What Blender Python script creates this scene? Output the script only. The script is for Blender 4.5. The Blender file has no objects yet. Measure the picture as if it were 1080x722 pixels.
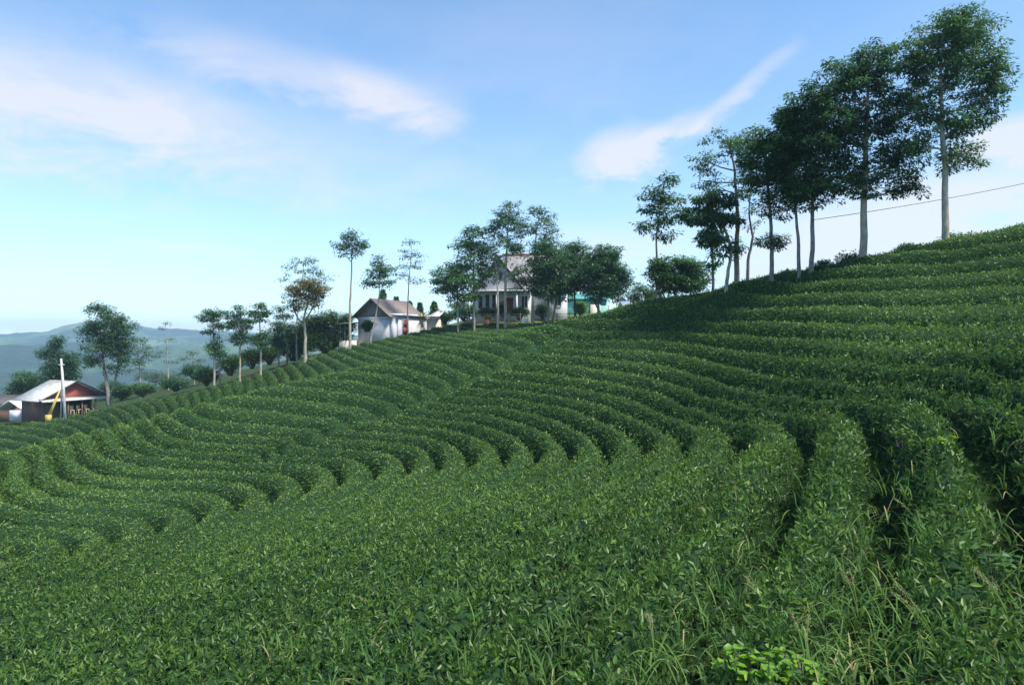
import bpy, math, random
import numpy as np
R = math.radians
rng = np.random.default_rng(7)
random.seed(7)
S = bpy.context.scene
COL = S.collection

# ---------------------------------------------------------------- camera, sky, sun, exposure
F = 720.0                      # focal length in photo pixels (24 mm on a 36 mm back)
cam_d = bpy.data.cameras.new('camera'); cam = bpy.data.objects.new('camera', cam_d); COL.objects.link(cam)
cam_d.lens = 24.0; cam_d.sensor_width = 36.0; cam_d.clip_start = 0.05; cam_d.clip_end = 12000
cam.location = (0, 0, 0); cam.rotation_euler = (R(90), 0, 0)
S.camera = cam
SUN_EL, SUN_AZ = 60.0, 124.0    # azimuth measured from +Y (view direction) towards +X (right)
EXPO = 1.68
S.view_settings.view_transform = 'Standard'; S.view_settings.look = 'None'
S.view_settings.exposure = EXPO; S.view_settings.gamma = 1; S.view_settings.use_curve_mapping = False
S.cycles.use_denoising = True
S.cycles.max_bounces = 8; S.cycles.transparent_max_bounces = 8; S.cycles.volume_bounces = 1
S.cycles.diffuse_bounces = 3; S.cycles.glossy_bounces = 2; S.cycles.transmission_bounces = 4

def N(nt, t, **k):
    n = nt.nodes.new(t)
    for a, b in k.items():
        if a in ('op',): n.operation = b
        elif a == 'inp':
            for i, v in b.items(): n.inputs[i].default_value = v
        else: setattr(n, a, b)
    return n

def L(nt, a, b): nt.links.new(a, b)

world = bpy.data.worlds.new('World'); S.world = world; world.use_nodes = True
def build_world():
    nt = world.node_tree; nt.nodes.clear()
    out = N(nt, 'ShaderNodeOutputWorld'); bg = N(nt, 'ShaderNodeBackground'); bg.inputs[1].default_value = 0.14
    L(nt, bg.outputs[0], out.inputs[0])
    sky = N(nt, 'ShaderNodeTexSky'); sky.sky_type = 'NISHITA'; sky.sun_disc = False
    sky.sun_elevation = R(SUN_EL); sky.sun_rotation = R(SUN_AZ)
    sky.air_density = 1.0; sky.dust_density = 0.25; sky.ozone_density = 2.2; sky.altitude = 900
    tc = N(nt, 'ShaderNodeTexCoord')
    sep = N(nt, 'ShaderNodeSeparateXYZ'); L(nt, tc.outputs['Generated'], sep.inputs[0])
    def m(op, a, b=None, c=None):
        n = N(nt, 'ShaderNodeMath', op=op)
        for i, v in enumerate((a, b, c)):
            if v is None: continue
            if isinstance(v, (int, float)): n.inputs[i].default_value = v
            else: L(nt, v, n.inputs[i])
        return n.outputs[0]
    az = m('ARCTAN2', sep.outputs[0], sep.outputs[1])
    el = m('ARCSINE', sep.outputs[2])
    # stretched wispy noise in azimuth / elevation
    comb = N(nt, 'ShaderNodeCombineXYZ'); L(nt, az, comb.inputs[0]); L(nt, m('MULTIPLY', el, 2.6), comb.inputs[1])
    no = N(nt, 'ShaderNodeTexNoise', inp={'Scale': 6.5, 'Detail': 12.0, 'Roughness': 0.66, 'Distortion': 0.5}); L(nt, comb.outputs[0], no.inputs['Vector'])
    no2 = N(nt, 'ShaderNodeTexNoise', inp={'Scale': 2.3, 'Detail': 7.0, 'Roughness': 0.6, 'Distortion': 0.5}); L(nt, comb.outputs[0], no2.inputs['Vector'])
    wv = m('SUBTRACT', no.outputs[0], 0.5); wv2 = m('SUBTRACT', no2.outputs[0], 0.5)
    def pix(u, v):
        x, z = (u-540)/F, (361-v)/F
        return math.atan2(x, 1), math.atan2(z, math.hypot(x, 1))
    total = None
    # soft cloud banks: (u, v, half-length, half-height in px, tilt deg, strength, warp)
    for (u, v, ru, rv, tilt, s, k) in CLOUDS:
        a0, e0 = pix(u, v); ra, re = ru/F, rv/F
        c, sn = math.cos(R(tilt)), math.sin(R(tilt))
        da = m('ADD', m('SUBTRACT', az, a0), m('MULTIPLY', wv2, k*0.5)); de = m('ADD', m('SUBTRACT', el, e0), m('MULTIPLY', wv, k*0.25))
        p = m('DIVIDE', m('ADD', m('MULTIPLY', da, c), m('MULTIPLY', de, sn)), ra)
        q = m('DIVIDE', m('SUBTRACT', m('MULTIPLY', de, c), m('MULTIPLY', da, sn)), re)
        d = m('ADD', m('MULTIPLY', p, p), m('MULTIPLY', q, q))
        e_ = m('EXPONENT', m('MULTIPLY', d, -1.0))
        g_ = m('ADD', m('SUBTRACT', m('MULTIPLY', e_, 1.15), 0.12), m('ADD', m('MULTIPLY', wv, 2.1), m('MULTIPLY', wv2, 0.9)))
        g_ = m('MINIMUM', m('MAXIMUM', g_, 0.0), 1.0)
        f = m('MULTIPLY', m('MULTIPLY', g_, m('MINIMUM', m('MULTIPLY', e_, 2.6), 1.0)), s)
        total = f if total is None else m('ADD', total, f)
    # general high thin veil, denser towards the horizon
    veil = m('MULTIPLY', m('EXPONENT', m('MULTIPLY', m('ABSOLUTE', el), -6.0)), 0.50)
    veil = m('ADD', veil, m('MULTIPLY', m('MAXIMUM', m('ADD', wv2, 0.02), 0.0), 0.35))
    total = m('MINIMUM', m('ADD', total, veil), 0.93)
    col = N(nt, 'ShaderNodeMix', data_type='RGBA'); L(nt, total, col.inputs[0])
    gain = N(nt, 'ShaderNodeMix', data_type='RGBA', blend_type='MULTIPLY'); gain.inputs[0].default_value = 1.0
    gain.inputs[7].default_value = (*SKYGAIN, 1)
    L(nt, sky.outputs[0], gain.inputs[6])
    L(nt, gain.outputs[2], col.inputs[6]); 
    cc = N(nt, 'ShaderNodeMix', data_type='RGBA'); cc.inputs[6].default_value = (*CLOUD_LOW, 1); cc.inputs[7].default_value = (*CLOUD_HIGH, 1)
    L(nt, m('MINIMUM', m('MAXIMUM', m('MULTIPLY', el, 3.0), 0.0), 1.0), cc.inputs[0])
    L(nt, cc.outputs[2], col.inputs[7])
    L(nt, col.outputs[2], bg.inputs[0])
CLOUDS = [(330, 85, 150, 26, -8, 0.50, 0.3), (420, 105, 75, 18, -18, 0.3, 0.2), (90, 118, 140, 60, -10, 0.50, 0.45), (40, 95, 130, 34, 0, 0.25, 0.4), (560, 60, 200, 60, 0, 0.12, 0.5),
          (250, 150, 230, 50, -4, 0.35, 0.4),
          (652, 165, 46, 27, 15, 1.1, 0.3), (700, 142, 40, 13, 25, 0.7, 0.25), (765, 108, 75, 9, 34, 0.55, 0.15), (1068, 150, 45, 22, 4, 1.2, 0.2), (640, 265, 70, 30, 0, 0.45, 0.2),
          (980, 222, 190, 40, 6, 0.95, 0.35), (930, 268, 160, 14, 6, 0.6, 0.3), (200, 262, 60, 6, 0, 0.3, 0.2), (120, 345, 200, 9, 0, 0.4, 0.1)]
SKYGAIN = (0.46, 0.56, 0.58); CLOUD_LOW = (2.15, 2.3, 2.4); CLOUD_HIGH = (1.88, 1.92, 2.15)
build_world()
sun_d = bpy.data.lights.new('sun', 'SUN'); sun = bpy.data.objects.new('sun', sun_d); COL.objects.link(sun)
sun_d.energy = 2.2; sun_d.angle = R(10); sun_d.color = (1.0, 0.95, 0.86)
sun.rotation_euler = (R(90-SUN_EL), 0, R(180-SUN_AZ))

# ---------------------------------------------------------------- object helpers
def tag(o, label=None, cat=None, group=None, kind=None):
    if label: o['label'] = label
    if cat: o['category'] = cat
    if group: o['group'] = group
    if kind: o['kind'] = kind
    return o

def thing(name, loc, label, cat, group=None, rz=0.0):
    o = bpy.data.objects.new(name, None); COL.objects.link(o)
    o.empty_display_size = 0.3; o.location = loc; o.rotation_euler = (0, 0, rz)
    return tag(o, label, cat, group)

def mesh_obj(name, V, Q, mats, parent=None, midx=None, tint=None, smooth=False, tris=None):
    """V (n,3) array, Q (m,4) quads (+ optional tris); tint = per-vertex float attribute"""
    V = np.asarray(V, dtype=np.float32).reshape(-1, 3); Q = np.asarray(Q, dtype=np.int32).reshape(-1, 4)
    nt = 0 if tris is None else len(tris)
    me = bpy.data.meshes.new(name)
    me.vertices.add(len(V)); me.vertices.foreach_set('co', V.ravel())
    nl = 4*len(Q) + 3*nt
    me.loops.add(nl); me.polygons.add(len(Q)+nt)
    lv = Q.ravel()
    ls = np.arange(len(Q), dtype=np.int32)*4
    if nt:
        T = np.asarray(tris, dtype=np.int32); lv = np.concatenate([lv, T.ravel()])
        ls = np.concatenate([ls, 4*len(Q)+3*np.arange(nt, dtype=np.int32)])
    me.loops.foreach_set('vertex_index', lv)
    me.polygons.foreach_set('loop_start', ls)
    if not isinstance(mats, (list, tuple)): mats = [mats]
    for m_ in mats: me.materials.append(m_)
    if midx is not None: me.polygons.foreach_set('material_index', np.asarray(midx, dtype=np.int32))
    if tint is not None:
        a = me.attributes.new('tint', 'FLOAT', 'POINT'); a.data.foreach_set('value', np.asarray(tint, dtype=np.float32))
    me.update(calc_edges=True)
    if smooth is not False:
        sm = np.ones(len(Q)+nt, dtype=bool) if smooth is True else np.asarray(smooth, dtype=bool)
        me.polygons.foreach_set('use_smooth', sm)
    o = bpy.data.objects.new(name, me); COL.objects.link(o)
    if parent: o.parent = parent
    return o

class MB:
    """collects quads / tris into one mesh"""
    def __init__(s): s.V = []; s.Q = []; s.T = []; s.n = 0
    def add(s, V, Q=(), T=()):
        b = s.n; s.V.extend([tuple(v) for v in V]); s.n += len(V)
        s.Q.extend([tuple(i+b for i in q) for q in Q]); s.T.extend([tuple(i+b for i in t) for t in T])
    def box(s, x0, x1, y0, y1, z0, z1):
        V = [(x0,y0,z0),(x1,y0,z0),(x1,y1,z0),(x0,y1,z0),(x0,y0,z1),(x1,y0,z1),(x1,y1,z1),(x0,y1,z1)]
        s.add(V, [(0,3,2,1),(4,5,6,7),(0,1,5,4),(1,2,6,5),(2,3,7,6),(3,0,4,7)]); return s
    def hexa(s, P):
        """8 points, bottom 4 then top 4, same winding as box"""
        s.add(P, [(0,3,2,1),(4,5,6,7),(0,1,5,4),(1,2,6,5),(2,3,7,6),(3,0,4,7)]); return s
    def tube(s, pts, rad, k=7, cap=True):
        pts = [np.array(p, float) for p in pts]; n = len(pts)
        rad = [rad]*n if isinstance(rad, (int, float)) else rad
        V = []; 
        for i in range(n):
            d = pts[min(i+1, n-1)] - pts[max(i-1, 0)]; d = d/(np.linalg.norm(d)+1e-9)
            a = np.cross(d, (0.13, 0.97, 0.2)); a /= (np.linalg.norm(a)+1e-9); b = np.cross(d, a)
            for j in range(k):
                t = 2*math.pi*j/k
                V.append(pts[i] + rad[i]*(math.cos(t)*a + math.sin(t)*b))
        Q = [(i*k+j, i*k+(j+1) % k, (i+1)*k+(j+1) % k, (i+1)*k+j) for i in range(n-1) for j in range(k)]
        T = []
        if cap:
            V.append(pts[0]); V.append(pts[-1])
            T = [(n*k, (j+1) % k, j) for j in range(k)] + [(n*k+1, (n-1)*k+j, (n-1)*k+(j+1) % k) for j in range(k)]
        s.add(V, Q, T); return s
    def build(s, name, mat, parent=None, smooth=False):
        return mesh_obj(name, np.array(s.V), np.array(s.Q, dtype=np.int32).reshape(-1, 4), mat, parent, smooth=smooth,
                        tris=(np.array(s.T, dtype=np.int32) if s.T else None))

def P(u, v, y): return np.array([(u-540)/F*y, y, (361-v)/F*y])

# ---------------------------------------------------------------- materials
def mat_basic(name, c, rough=0.7, spec=0.3, var=0.15, scale=3.0, bump=0.0, metallic=0.0, stain=None, det=6, stretch=(1,1,1)):
    m = bpy.data.materials.new(name); m.use_nodes = True; nt = m.node_tree
    b = nt.nodes['Principled BSDF']; b.inputs['Roughness'].default_value = rough
    b.inputs['Specular IOR Level'].default_value = spec; b.inputs['Metallic'].default_value = metallic
    tc = N(nt, 'ShaderNodeTexCoord'); mp = N(nt, 'ShaderNodeMapping'); mp.inputs['Scale'].default_value = stretch
    L(nt, tc.outputs['Object'], mp.inputs[0])
    no = N(nt, 'ShaderNodeTexNoise', inp={'Scale': scale, 'Detail': det, 'Roughness': 0.65}); L(nt, mp.outputs[0], no.inputs['Vector'])
    cr = N(nt, 'ShaderNodeValToRGB'); e = cr.color_ramp.elements
    e[0].position = 0.3; e[1].position = 0.7
    e[0].color = (*[x*(1-var) for x in c], 1); e[1].color = (*[min(1, x*(1+var)) for x in c], 1)
    if stain: e[0].color = (*stain, 1)
    L(nt, no.outputs[0], cr.inputs[0]); L(nt, cr.outputs[0], b.inputs['Base Color'])
    if bump:
        bp = N(nt, 'ShaderNodeBump', inp={'Strength': bump, 'Distance': 0.05}); L(nt, no.outputs[0], bp.inputs['Height']); L(nt, bp.outputs[0], b.inputs['Normal'])
    return m

def mat_leaf(name, stops, rough=0.42, spec=0.4, trans=0.28):
    m = bpy.data.materials.new(name); m.use_nodes = True; nt = m.node_tree
    b = nt.nodes['Principled BSDF']; out = nt.nodes['Material Output']
    b.inputs['Roughness'].default_value = rough; b.inputs['Specular IOR Level'].default_value = spec
    at = N(nt, 'ShaderNodeAttribute', attribute_name='tint')
    cr = N(nt, 'ShaderNodeValToRGB'); el = cr.color_ramp.elements
    el[0].position = stops[0][0]; el[0].color = (*stops[0][1], 1)
    el[1].position = stops[-1][0]; el[1].color = (*stops[-1][1], 1)
    for p, c in stops[1:-1]:
        e = el.new(p); e.color = (*c, 1)
    L(nt, at.outputs['Fac'], cr.inputs[0]); L(nt, cr.outputs[0], b.inputs['Base Color'])
    tr = N(nt, 'ShaderNodeBsdfTranslucent'); hs = N(nt, 'ShaderNodeHueSaturation', inp={'Hue': 0.485, 'Saturation': 1.1, 'Value': 1.5})
    L(nt, cr.outputs[0], hs.inputs['Color']); L(nt, hs.outputs[0], tr.inputs[0])
    mx = N(nt, 'ShaderNodeMixShader'); mx.inputs[0].default_value = trans
    L(nt, b.outputs[0], mx.inputs[1]); L(nt, tr.outputs[0], mx.inputs[2]); L(nt, mx.outputs[0], out.inputs[0])
    return m

M = {}
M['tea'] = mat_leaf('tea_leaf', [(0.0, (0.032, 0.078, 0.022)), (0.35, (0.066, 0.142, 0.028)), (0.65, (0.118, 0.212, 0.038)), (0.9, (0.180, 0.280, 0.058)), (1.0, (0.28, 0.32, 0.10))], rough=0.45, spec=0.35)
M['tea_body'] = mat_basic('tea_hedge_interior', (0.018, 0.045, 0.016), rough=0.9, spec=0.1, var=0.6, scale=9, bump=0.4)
M['leaf_dark'] = mat_leaf('leaf_dark', [(0.0, (0.030, 0.080, 0.036)), (0.5, (0.058, 0.145, 0.050)), (0.85, (0.12, 0.23, 0.06)), (1.0, (0.19, 0.30, 0.07))], trans=0.38)
M['leaf_mid'] = mat_leaf('leaf_mid', [(0.0, (0.035, 0.09, 0.045)), (0.5, (0.06, 0.145, 0.06)), (0.85, (0.11, 0.21, 0.07)), (1.0, (0.17, 0.26, 0.08))], trans=0.35)
M['leaf_olive'] = mat_leaf('leaf_olive', [(0.0, (0.06, 0.065, 0.022)), (0.5, (0.13, 0.125, 0.04)), (0.85, (0.20, 0.18, 0.06)), (1.0, (0.28, 0.24, 0.09))], trans=0.25)
M['leaf_green'] = mat_leaf('leaf_green', [(0.0, (0.025, 0.07, 0.02)), (0.5, (0.06, 0.14, 0.03)), (0.85, (0.12, 0.22, 0.05)), (1.0, (0.18, 0.28, 0.06))], trans=0.3)
M['leaf_pale'] = mat_leaf('leaf_pale', [(0.0, (0.05, 0.09, 0.055)), (0.5, (0.09, 0.15, 0.08)), (1.0, (0.15, 0.21, 0.10))], trans=0.3)
M['leaf_lime'] = mat_leaf('leaf_lime', [(0.0, (0.10, 0.24, 0.03)), (0.5, (0.20, 0.36, 0.03)), (1.0, (0.38, 0.46, 0.05))], trans=0.35)
M['grass'] = mat_leaf('grass_blade', [(0.0, (0.035, 0.10, 0.025)), (0.5, (0.085, 0.17, 0.042)), (0.85, (0.16, 0.26, 0.06)), (1.0, (0.36, 0.32, 0.14))], trans=0.3, rough=0.7, spec=0.12)
M['seed'] = mat_leaf('seed_head', [(0.0, (0.22, 0.22, 0.09)), (1.0, (0.42, 0.33, 0.18))], trans=0.2, rough=0.8)
M['bark_pale'] = mat_basic('bark_pale', (0.42, 0.37, 0.29), rough=0.85, spec=0.15, var=0.3, scale=5, bump=0.5, stain=(0.20, 0.18, 0.14), stretch=(1, 1, 0.5))
M['bark_grey'] = mat_basic('bark_grey', (0.27, 0.24, 0.22), rough=0.9, spec=0.1, var=0.3, scale=6, bump=0.6, stain=(0.11, 0.10, 0.09), stretch=(1, 1, 0.5))
M['bark_dark'] = mat_basic('bark_dark', (0.13, 0.12, 0.10), rough=0.9, spec=0.1, var=0.4, scale=6, bump=0.6)

# ---------------------------------------------------------------- terrain surface (tops of the tea) from surveyed points
ANCH = [  # u, v, distance
 (1031,434,10),(922,443,12.5),(849,459,14.7),(727,452,19.5),(604,470,21.5),(532,474,24),(461,481,26.5),(358,501,27),(213,535,26),(100,560,23),
 (1080,722,4.8),(810,722,5.2),(540,722,5.9),(270,722,7.2),(0,722,9),(0,640,13.5),(0,600,17),(0,530,25),(31,482,37),(1080,600,6.3),(1080,500,8.8),
 (930,560,7.8),(800,573,8.4),(700,570,9.5),(600,570,10.5),(450,570,13),(300,570,17),(150,600,16.5),
 (1080,236,28),(995,255,29.5),(907,272,32),(815,292,35),(757,306,37),(700,318,39),(640,331,41),(600,338,42.5),(560,347,43.5),(500,361,44),(450,371,44.5),(400,383,45),(350,394,45),(300,405,45),(250,417,45),(200,429,44.5),(130,446,43.5),(60,463,42.5),(30,470,42),(0,478,41),
 (995,394,14.2),(995,374,16.2),(995,357,18.2),(995,337,20.4),(995,315,22.8),(995,297,25),(995,278,27.2),
 (840,400,18),(840,382,20),(840,361,22.7),(840,347,25),(840,331,27.5),(840,317,30),(840,302,32.5),
 (720,428,22),(720,401,26.5),(720,388,28.7),(720,378,30.6),(720,363,33.5),(720,350,35.7),(720,339,37.5),
 (600,440,25.5),(600,410,31),(600,385,36),(600,360,40.5),(444,421,37),(467,440,33),(300,467,34),(300,440,39),(184,476,36),(184,504,31),(120,500,33),
 # far tea slope and its upper edge
 (560,337,90),(520,338,90),(470,341,91),(440,348,89),(400,358,87),(360,366,82),(320,378,78),(270,393,76),(200,412,72),(130,425,70),(60,441,70),(0,448,72),
 (0,470,56),(60,456,57),(130,440,58),(200,424,59),(270,412,60),(330,400,61),(400,386,64),(480,365,68),(540,352,72),
 # ground round the houses and behind the near crest
 (410,356,90),(530,330,92),(640,330,82),(700,316,95),(600,325,110),(430,350,110),(520,325,115),(360,362,105),(330,370,95),(250,391,92),(115,424,95),(60,439,92),(0,440,95),(-60,445,90),(-60,470,60),
 (800,330,62),(900,318,60),(1000,300,55),(1080,290,50),(800,320,90),(950,300,90),
]
CR = [(1080,236,28),(995,255,29.5),(907,272,32),(815,292,35),(757,306,37),(700,318,39),(640,331,41),(600,338,42.5),(560,347,43.5),(500,361,44),(400,383,45),(300,405,45),(200,429,44.5),(130,446,43.5),(30,470,42)]
AX = [((u-540)/F*y, y, (361-v)/F*y) for u, v, y in ANCH]
for u, v, y in CR:
    y2 = y*1.14; AX.append(((u-540)/F*y2, y2, (361-v)/F*y2 - 0.9))
AX += [(0, 0, -2.9), (0, -10, -2.4), (12, 0, 0.2), (22, -10, 3.0), (-12, 0, -5.0), (-25, -8, -7.5), (22, 12, 3.0), (32, 25, 6.2), (-30, 12, -7.6), (-22, 15, -6.7), (-45, 30, -9), (-70, 50, -11), (45, 45, 7)]
AX = np.array(AX)

class TPS:
    def __init__(s, X, z, lam):
        s.c = X.mean(0); s.X = (X-s.c)/30.0; n = len(X)
        K = s.k(s.X, s.X) + lam*np.eye(n); Pm = np.c_[np.ones(n), s.X]
        A = np.block([[K, Pm], [Pm.T, np.zeros((3, 3))]])
        w = np.linalg.solve(A, np.r_[z, 0, 0, 0]); s.w = w[:n]; s.a = w[n:]
    def k(s, A, B):
        d = ((A[:, None, :]-B[None])**2).sum(-1); return 0.5*d*np.log(d+1e-9)
    def __call__(s, x, y):
        x = np.asarray(x, float); shp = x.shape; Q = (np.c_[x.ravel(), np.asarray(y, float).ravel()]-s.c)/30.0
        o = np.empty(len(Q))
        for i in range(0, len(Q), 40000):
            q = Q[i:i+40000]; o[i:i+40000] = s.k(q, s.X)@s.w + s.a[0] + q@s.a[1:]
        return o.reshape(shp)

H = TPS(AX[:, :2], AX[:, 2], 0.0004)

def hit(u, v, lo=3.0, up=48.0):
    """where the sight line through a photo point meets the surface"""
    y = np.linspace(lo, up, 360); a, c = (u-540)/F, (361-v)/F
    f = H(a*y, y) - c*y
    k = np.where((f[1:] >= 0) & (f[:-1] < 0))[0]
    if len(k) == 0: return None
    k = k[0]; t = f[k]/(f[k]-f[k+1]); yy = y[k]+t*(y[k+1]-y[k])
    return a*yy, yy

# furrow lines read from the photograph, numbered uphill
TR = {
 -3: [(13,578),(31,582)], -2: [(0,564),(40,564),(75,569)], -1: [(0,540),(11,549),(51,553),(89,551),(111,555),(122,562)],
 0: [(4,495),(13,518),(29,531),(49,537),(84,538),(124,539),(155,544),(171,549),(150,565),(90,595),(30,625)],
 1: [(31,481),(33,500),(47,513),(64,522),(89,526),(124,529),(191,530),(213,536),(200,550)],
 2: [(58,473),(59,489),(69,501),(87,509),(111,512),(144,515),(184,514),(222,515),(249,524)],
 3: [(78,467),(81,477),(93,488),(111,497),(144,502),(184,504),(235,503),(263,506),(280,511),(290,518)],
 4: [(103,459),(107,469),(120,478),(142,484),(184,489),(226,493),(277,494),(312,499),(324,504)],
 5: [(128,453),(133,464),(153,473),(184,477),(238,479),(319,483),(340,484),(350,487),(358,497),(250,562),(130,625),(0,705)],
 6: [(147,449),(160,459),(184,467),(222,471),(281,473.5),(327,475),(354,476),(382,479),(394,483),(396,492)],
 7: [(171,444),(184,453),(207,459),(263,462.5),(305,465),(368,467),(396,469),(418,472),(429,479),(432,488)],
 8: [(198,440),(211,447),(255,452),(300,456),(345,456),(395,458),(430,461),(451,465),(459,472),(462,483)],
 9: [(211,434),(244,440),(289,442),(355,448),(402,450),(451,453),(473,457),(487,464),(498,477)],
 10: [(255,423.5),(289,426.5),(342,433.5),(378,438.5),(409,440),(437,442),(465,444),(487,447.5),(516,456),(529,462),(533,473),(430,547),(300,640),(170,722)],
 11: [(355,419),(389,424),(423,430.5),(444,433),(479,436),(515,441),(535,446),(552,452),(563,462),(570,471)],
 12: [(395,413),(430,421),(480,427),(508,429),(535,433),(558,438),(577,444),(591,451),(604,469)],
 13: [(440,411),(480,418.5),(515,421),(542,422.5),(569,428),(583,433),(598,437),(613,444),(627,451),(640,466),(540,545),(430,625),(300,712)],
 14: [(480,408.5),(542,413),(570,417),(598,421),(616,426.5),(630,432),(642,437),(660,442),(669,449),(682,460)],
 15: [(494,401),(515,403.5),(541,405),(584,409),(612,414.5),(639,419),(655,423),(671,428.5),(692,435.5),(708,444),(724,454),(718,473),(698,493),(675,515),(644,547),(585,600),(500,680)],
 16: [(522,392.5),(542,395),(563,397),(601,401.5),(629,405.5),(661,411),(680,416),(697,421),(722,428),(738,433),(755,437),(770,443),(782,453),(762,490),(732,537),(700,570),(660,600),(583,668)],
 17: [(542,386.5),(584,388),(605,391),(628,395),(661,399),(697,405),(720,410),(748,417),(766,421.5),(785,427),(806,430),(831,433),(844,441),(849,454),(848,470),(827,501),(820,525),(800,573),(772,612),(740,652),(710,702)],
 18: [(560,375),(600,378),(621,381),(646,385),(676,388),(697,393),(721,397),(744,403.5),(759,406.5),(787,412),(809,415),(856,419),(891,423),(907,428),(921,440),(930,470),(932,498),(935,557),(925,600),(900,642),(878,685)],
 19: [(600,368),(628,370.5),(655,373.5),(683,376.5),(718,379.5),(739,384),(766,390),(803,397),(823,400.5),(853,402),(882,403.5),(930,403),(990,404),(1018,412),(1031,430),(1040,447),(1055,470),(1072,510),(1080,560)],
 20: [(600,359),(642,361),(669,362),(697,364),(720,365.5),(748,370),(795,379),(817,383),(845,386),(862,388),(907,391),(947,393),(995,394),(1051,400),(1080,408)],
 21: [(600,351.5),(669,351),(697,351.5),(720,352.5),(766,357.5),(795,360),(831,364),(859,368),(884,371),(938,375.5),(984,377),(1080,384)],
 22: [(640,342),(669,340),(720,339.5),(753,342),(781,343.5),(817,347.5),(859,350),(884,351),(951,356),(996,357),(1080,361)],
 23: [(690,330),(734,329),(762,330),(798,330),(828,331),(866,332.5),(884,333),(996,338),(1080,337)],
 24: [(769,318),(798,316),(831,317),(867,316),(884,315),(973,317),(1062,312)],
 25: [(817,303),(862,301.5),(929,301),(1018,297),(1080,294)], 26: [(907,287.5),(940,286.5),(1007,281),(1080,277)], 27: [(960,271),(1018,267),(1080,260)], 28: [(1010,257),(1080,247)],
}
PH = []
for n, pts in TR.items():
    for (u, v) in pts:
        h = hit(u, v+2.0 if v < 480 else v)
        if h is not None: PH.append((h[0], h[1], n))
PH += [(-30, 14, -5), (12, 2, 22.5), (30, 20, 27), (40, 40, 31)]
PH = np.array(PH)
PHI = TPS(PH[:, :2], PH[:, 2], 0.0025)

FT = { # far slope furrows, numbered uphill
 -6: [(0,469),(18,471),(29,473)], -5: [(0,461),(22,462),(40,466)], -4: [(0,454),(29,453),(50,458),(60,463)], -3: [(0,447.5),(22,446.5),(53,448.5),(75,455),(80,459)],
 -2: [(53,443),(73,445),(89,450),(93,454)], -1: [(73,440),(95,442.5),(107,448)], 0: [(89,436),(111,440),(119,446)], 1: [(104,431),(124,434.5),(133,441)],
 2: [(127,428.5),(143,433),(146,438.5)], 3: [(142,425),(154,431),(158,437)], 4: [(158,421.5),(167,427),(169,433)], 5: [(171,419),(177,424),(179,430)],
 6: [(187,415.6),(190,422),(191,428)], 7: [(200,413),(202,420),(203,425)], 8: [(211,411.5),(214,417),(215,422)], 9: [(222,409),(225,421)], 10: [(233,406),(236,420)],
 11: [(245.5,403),(247,418)], 12: [(258,400.5),(257,416)], 13: [(269.5,397.5),(271,414)], 14: [(280,393.5),(285,412)], 15: [(290,391),(298,407)], 16: [(301,388),(315,405)],
 17: [(313,382.5),(329,402)], 18: [(324,380),(342,399)], 19: [(337,377),(364,394)], 20: [(348,374),(384,389)], 21: [(360,370),(400,383)], 22: [(372,366.5),(418,379)], 24: [(395,361),(450,371)], 26: [(418,355),(475,365)], 28: [(440,349.5),(500,358)], 30: [(465,344),(530,350)], 32: [(500,341),(545,344)],
}
FP = []
for n, pts in FT.items():
    for (u, v) in pts:
        h = hit(u, v, lo=52, up=100)
        if h is not None: FP.append((h[0], h[1], n))
FP = np.array(FP)
PHF = TPS(FP[:, :2], FP[:, 2], 0.02)

# ---------------------------------------------------------------- numpy noise
_lat = rng.random((256, 256))
def vnoise(x, y):
    xi = np.floor(x).astype(int); yi = np.floor(y).astype(int); fx = x-xi; fy = y-yi
    fx = fx*fx*(3-2*fx); fy = fy*fy*(3-2*fy)
    a = _lat[xi & 255, yi & 255]; b = _lat[(xi+1) & 255, yi & 255]; c = _lat[xi & 255, (yi+1) & 255]; d = _lat[(xi+1) & 255, (yi+1) & 255]
    return (a*(1-fx)+b*fx)*(1-fy)+(c*(1-fx)+d*fx)*fy
def fbm(x, y, o=4):
    s = 0; w = 0.5
    for i in range(o): s = s + w*(vnoise(x*2**i+17.3*i, y*2**i+5.1*i)-0.5); w *= 0.5
    return s
def sstep(a, b, x):
    t = np.clip((x-a)/(b-a), 0, 1); return t*t*(3-2*t)

# ---------------------------------------------------------------- ground sheet reaching the hills
RIDGE_U = [-900, -300, 0, 25, 50, 66, 85, 110, 135, 165, 185, 215, 260, 340, 420, 600, 1100, 2500]
RIDGE_V = [356, 352, 354, 352.5, 350.5, 345.5, 342, 340.5, 345, 348.5, 348, 350, 351, 352, 356, 370, 372, 372]
def ground_z(x, y):
    r = np.hypot(x, y)
    loc = H(np.clip(x, -95, 80), np.clip(y, -25, 125)) - 0.95
    loc = np.clip(loc, -30, 16)
    u = 540+F*np.tan(np.clip(np.arctan2(x, np.maximum(y, 1e-3)), -1.2, 1.2))
    # valley, a middle ridge and the far ridge
    far = (361-np.interp(u, RIDGE_U, RIDGE_V))/F*2600
    n1 = fbm(x/420, y/420, 5); n2 = fbm(x/130+9, y/130, 5)
    mid = -14 + 30*fbm(x/500+3, y/350+4, 4)
    prof = np.interp(r, [0, 120, 190, 330, 600, 900, 1300, 1500, 1800, 2250, 2600, 3200, 5200], [-10, -12, -26, -48, -66, -72, -40, -14, -34, -10, 0, -30, -60])
    wf = sstep(1800, 2600, r)*(1-sstep(2600, 3400, r)*0.9)
    wm = sstep(950, 1480, r)*(1-sstep(1500, 1900, r))
    z = prof + wf*far + wm*(mid+14)*0.9 + 55*n1*sstep(250, 900, r)*(1-0.85*sstep(2350, 2600, r)) + 26*n2*sstep(200, 600, r) + 9*fbm(x/26+5, y/26, 3)*sstep(250, 500, r)
    rr = np.hypot(x+5, (y-45))
    w = sstep(88, 190, rr)
    return loc*(1-w) + z*w
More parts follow.
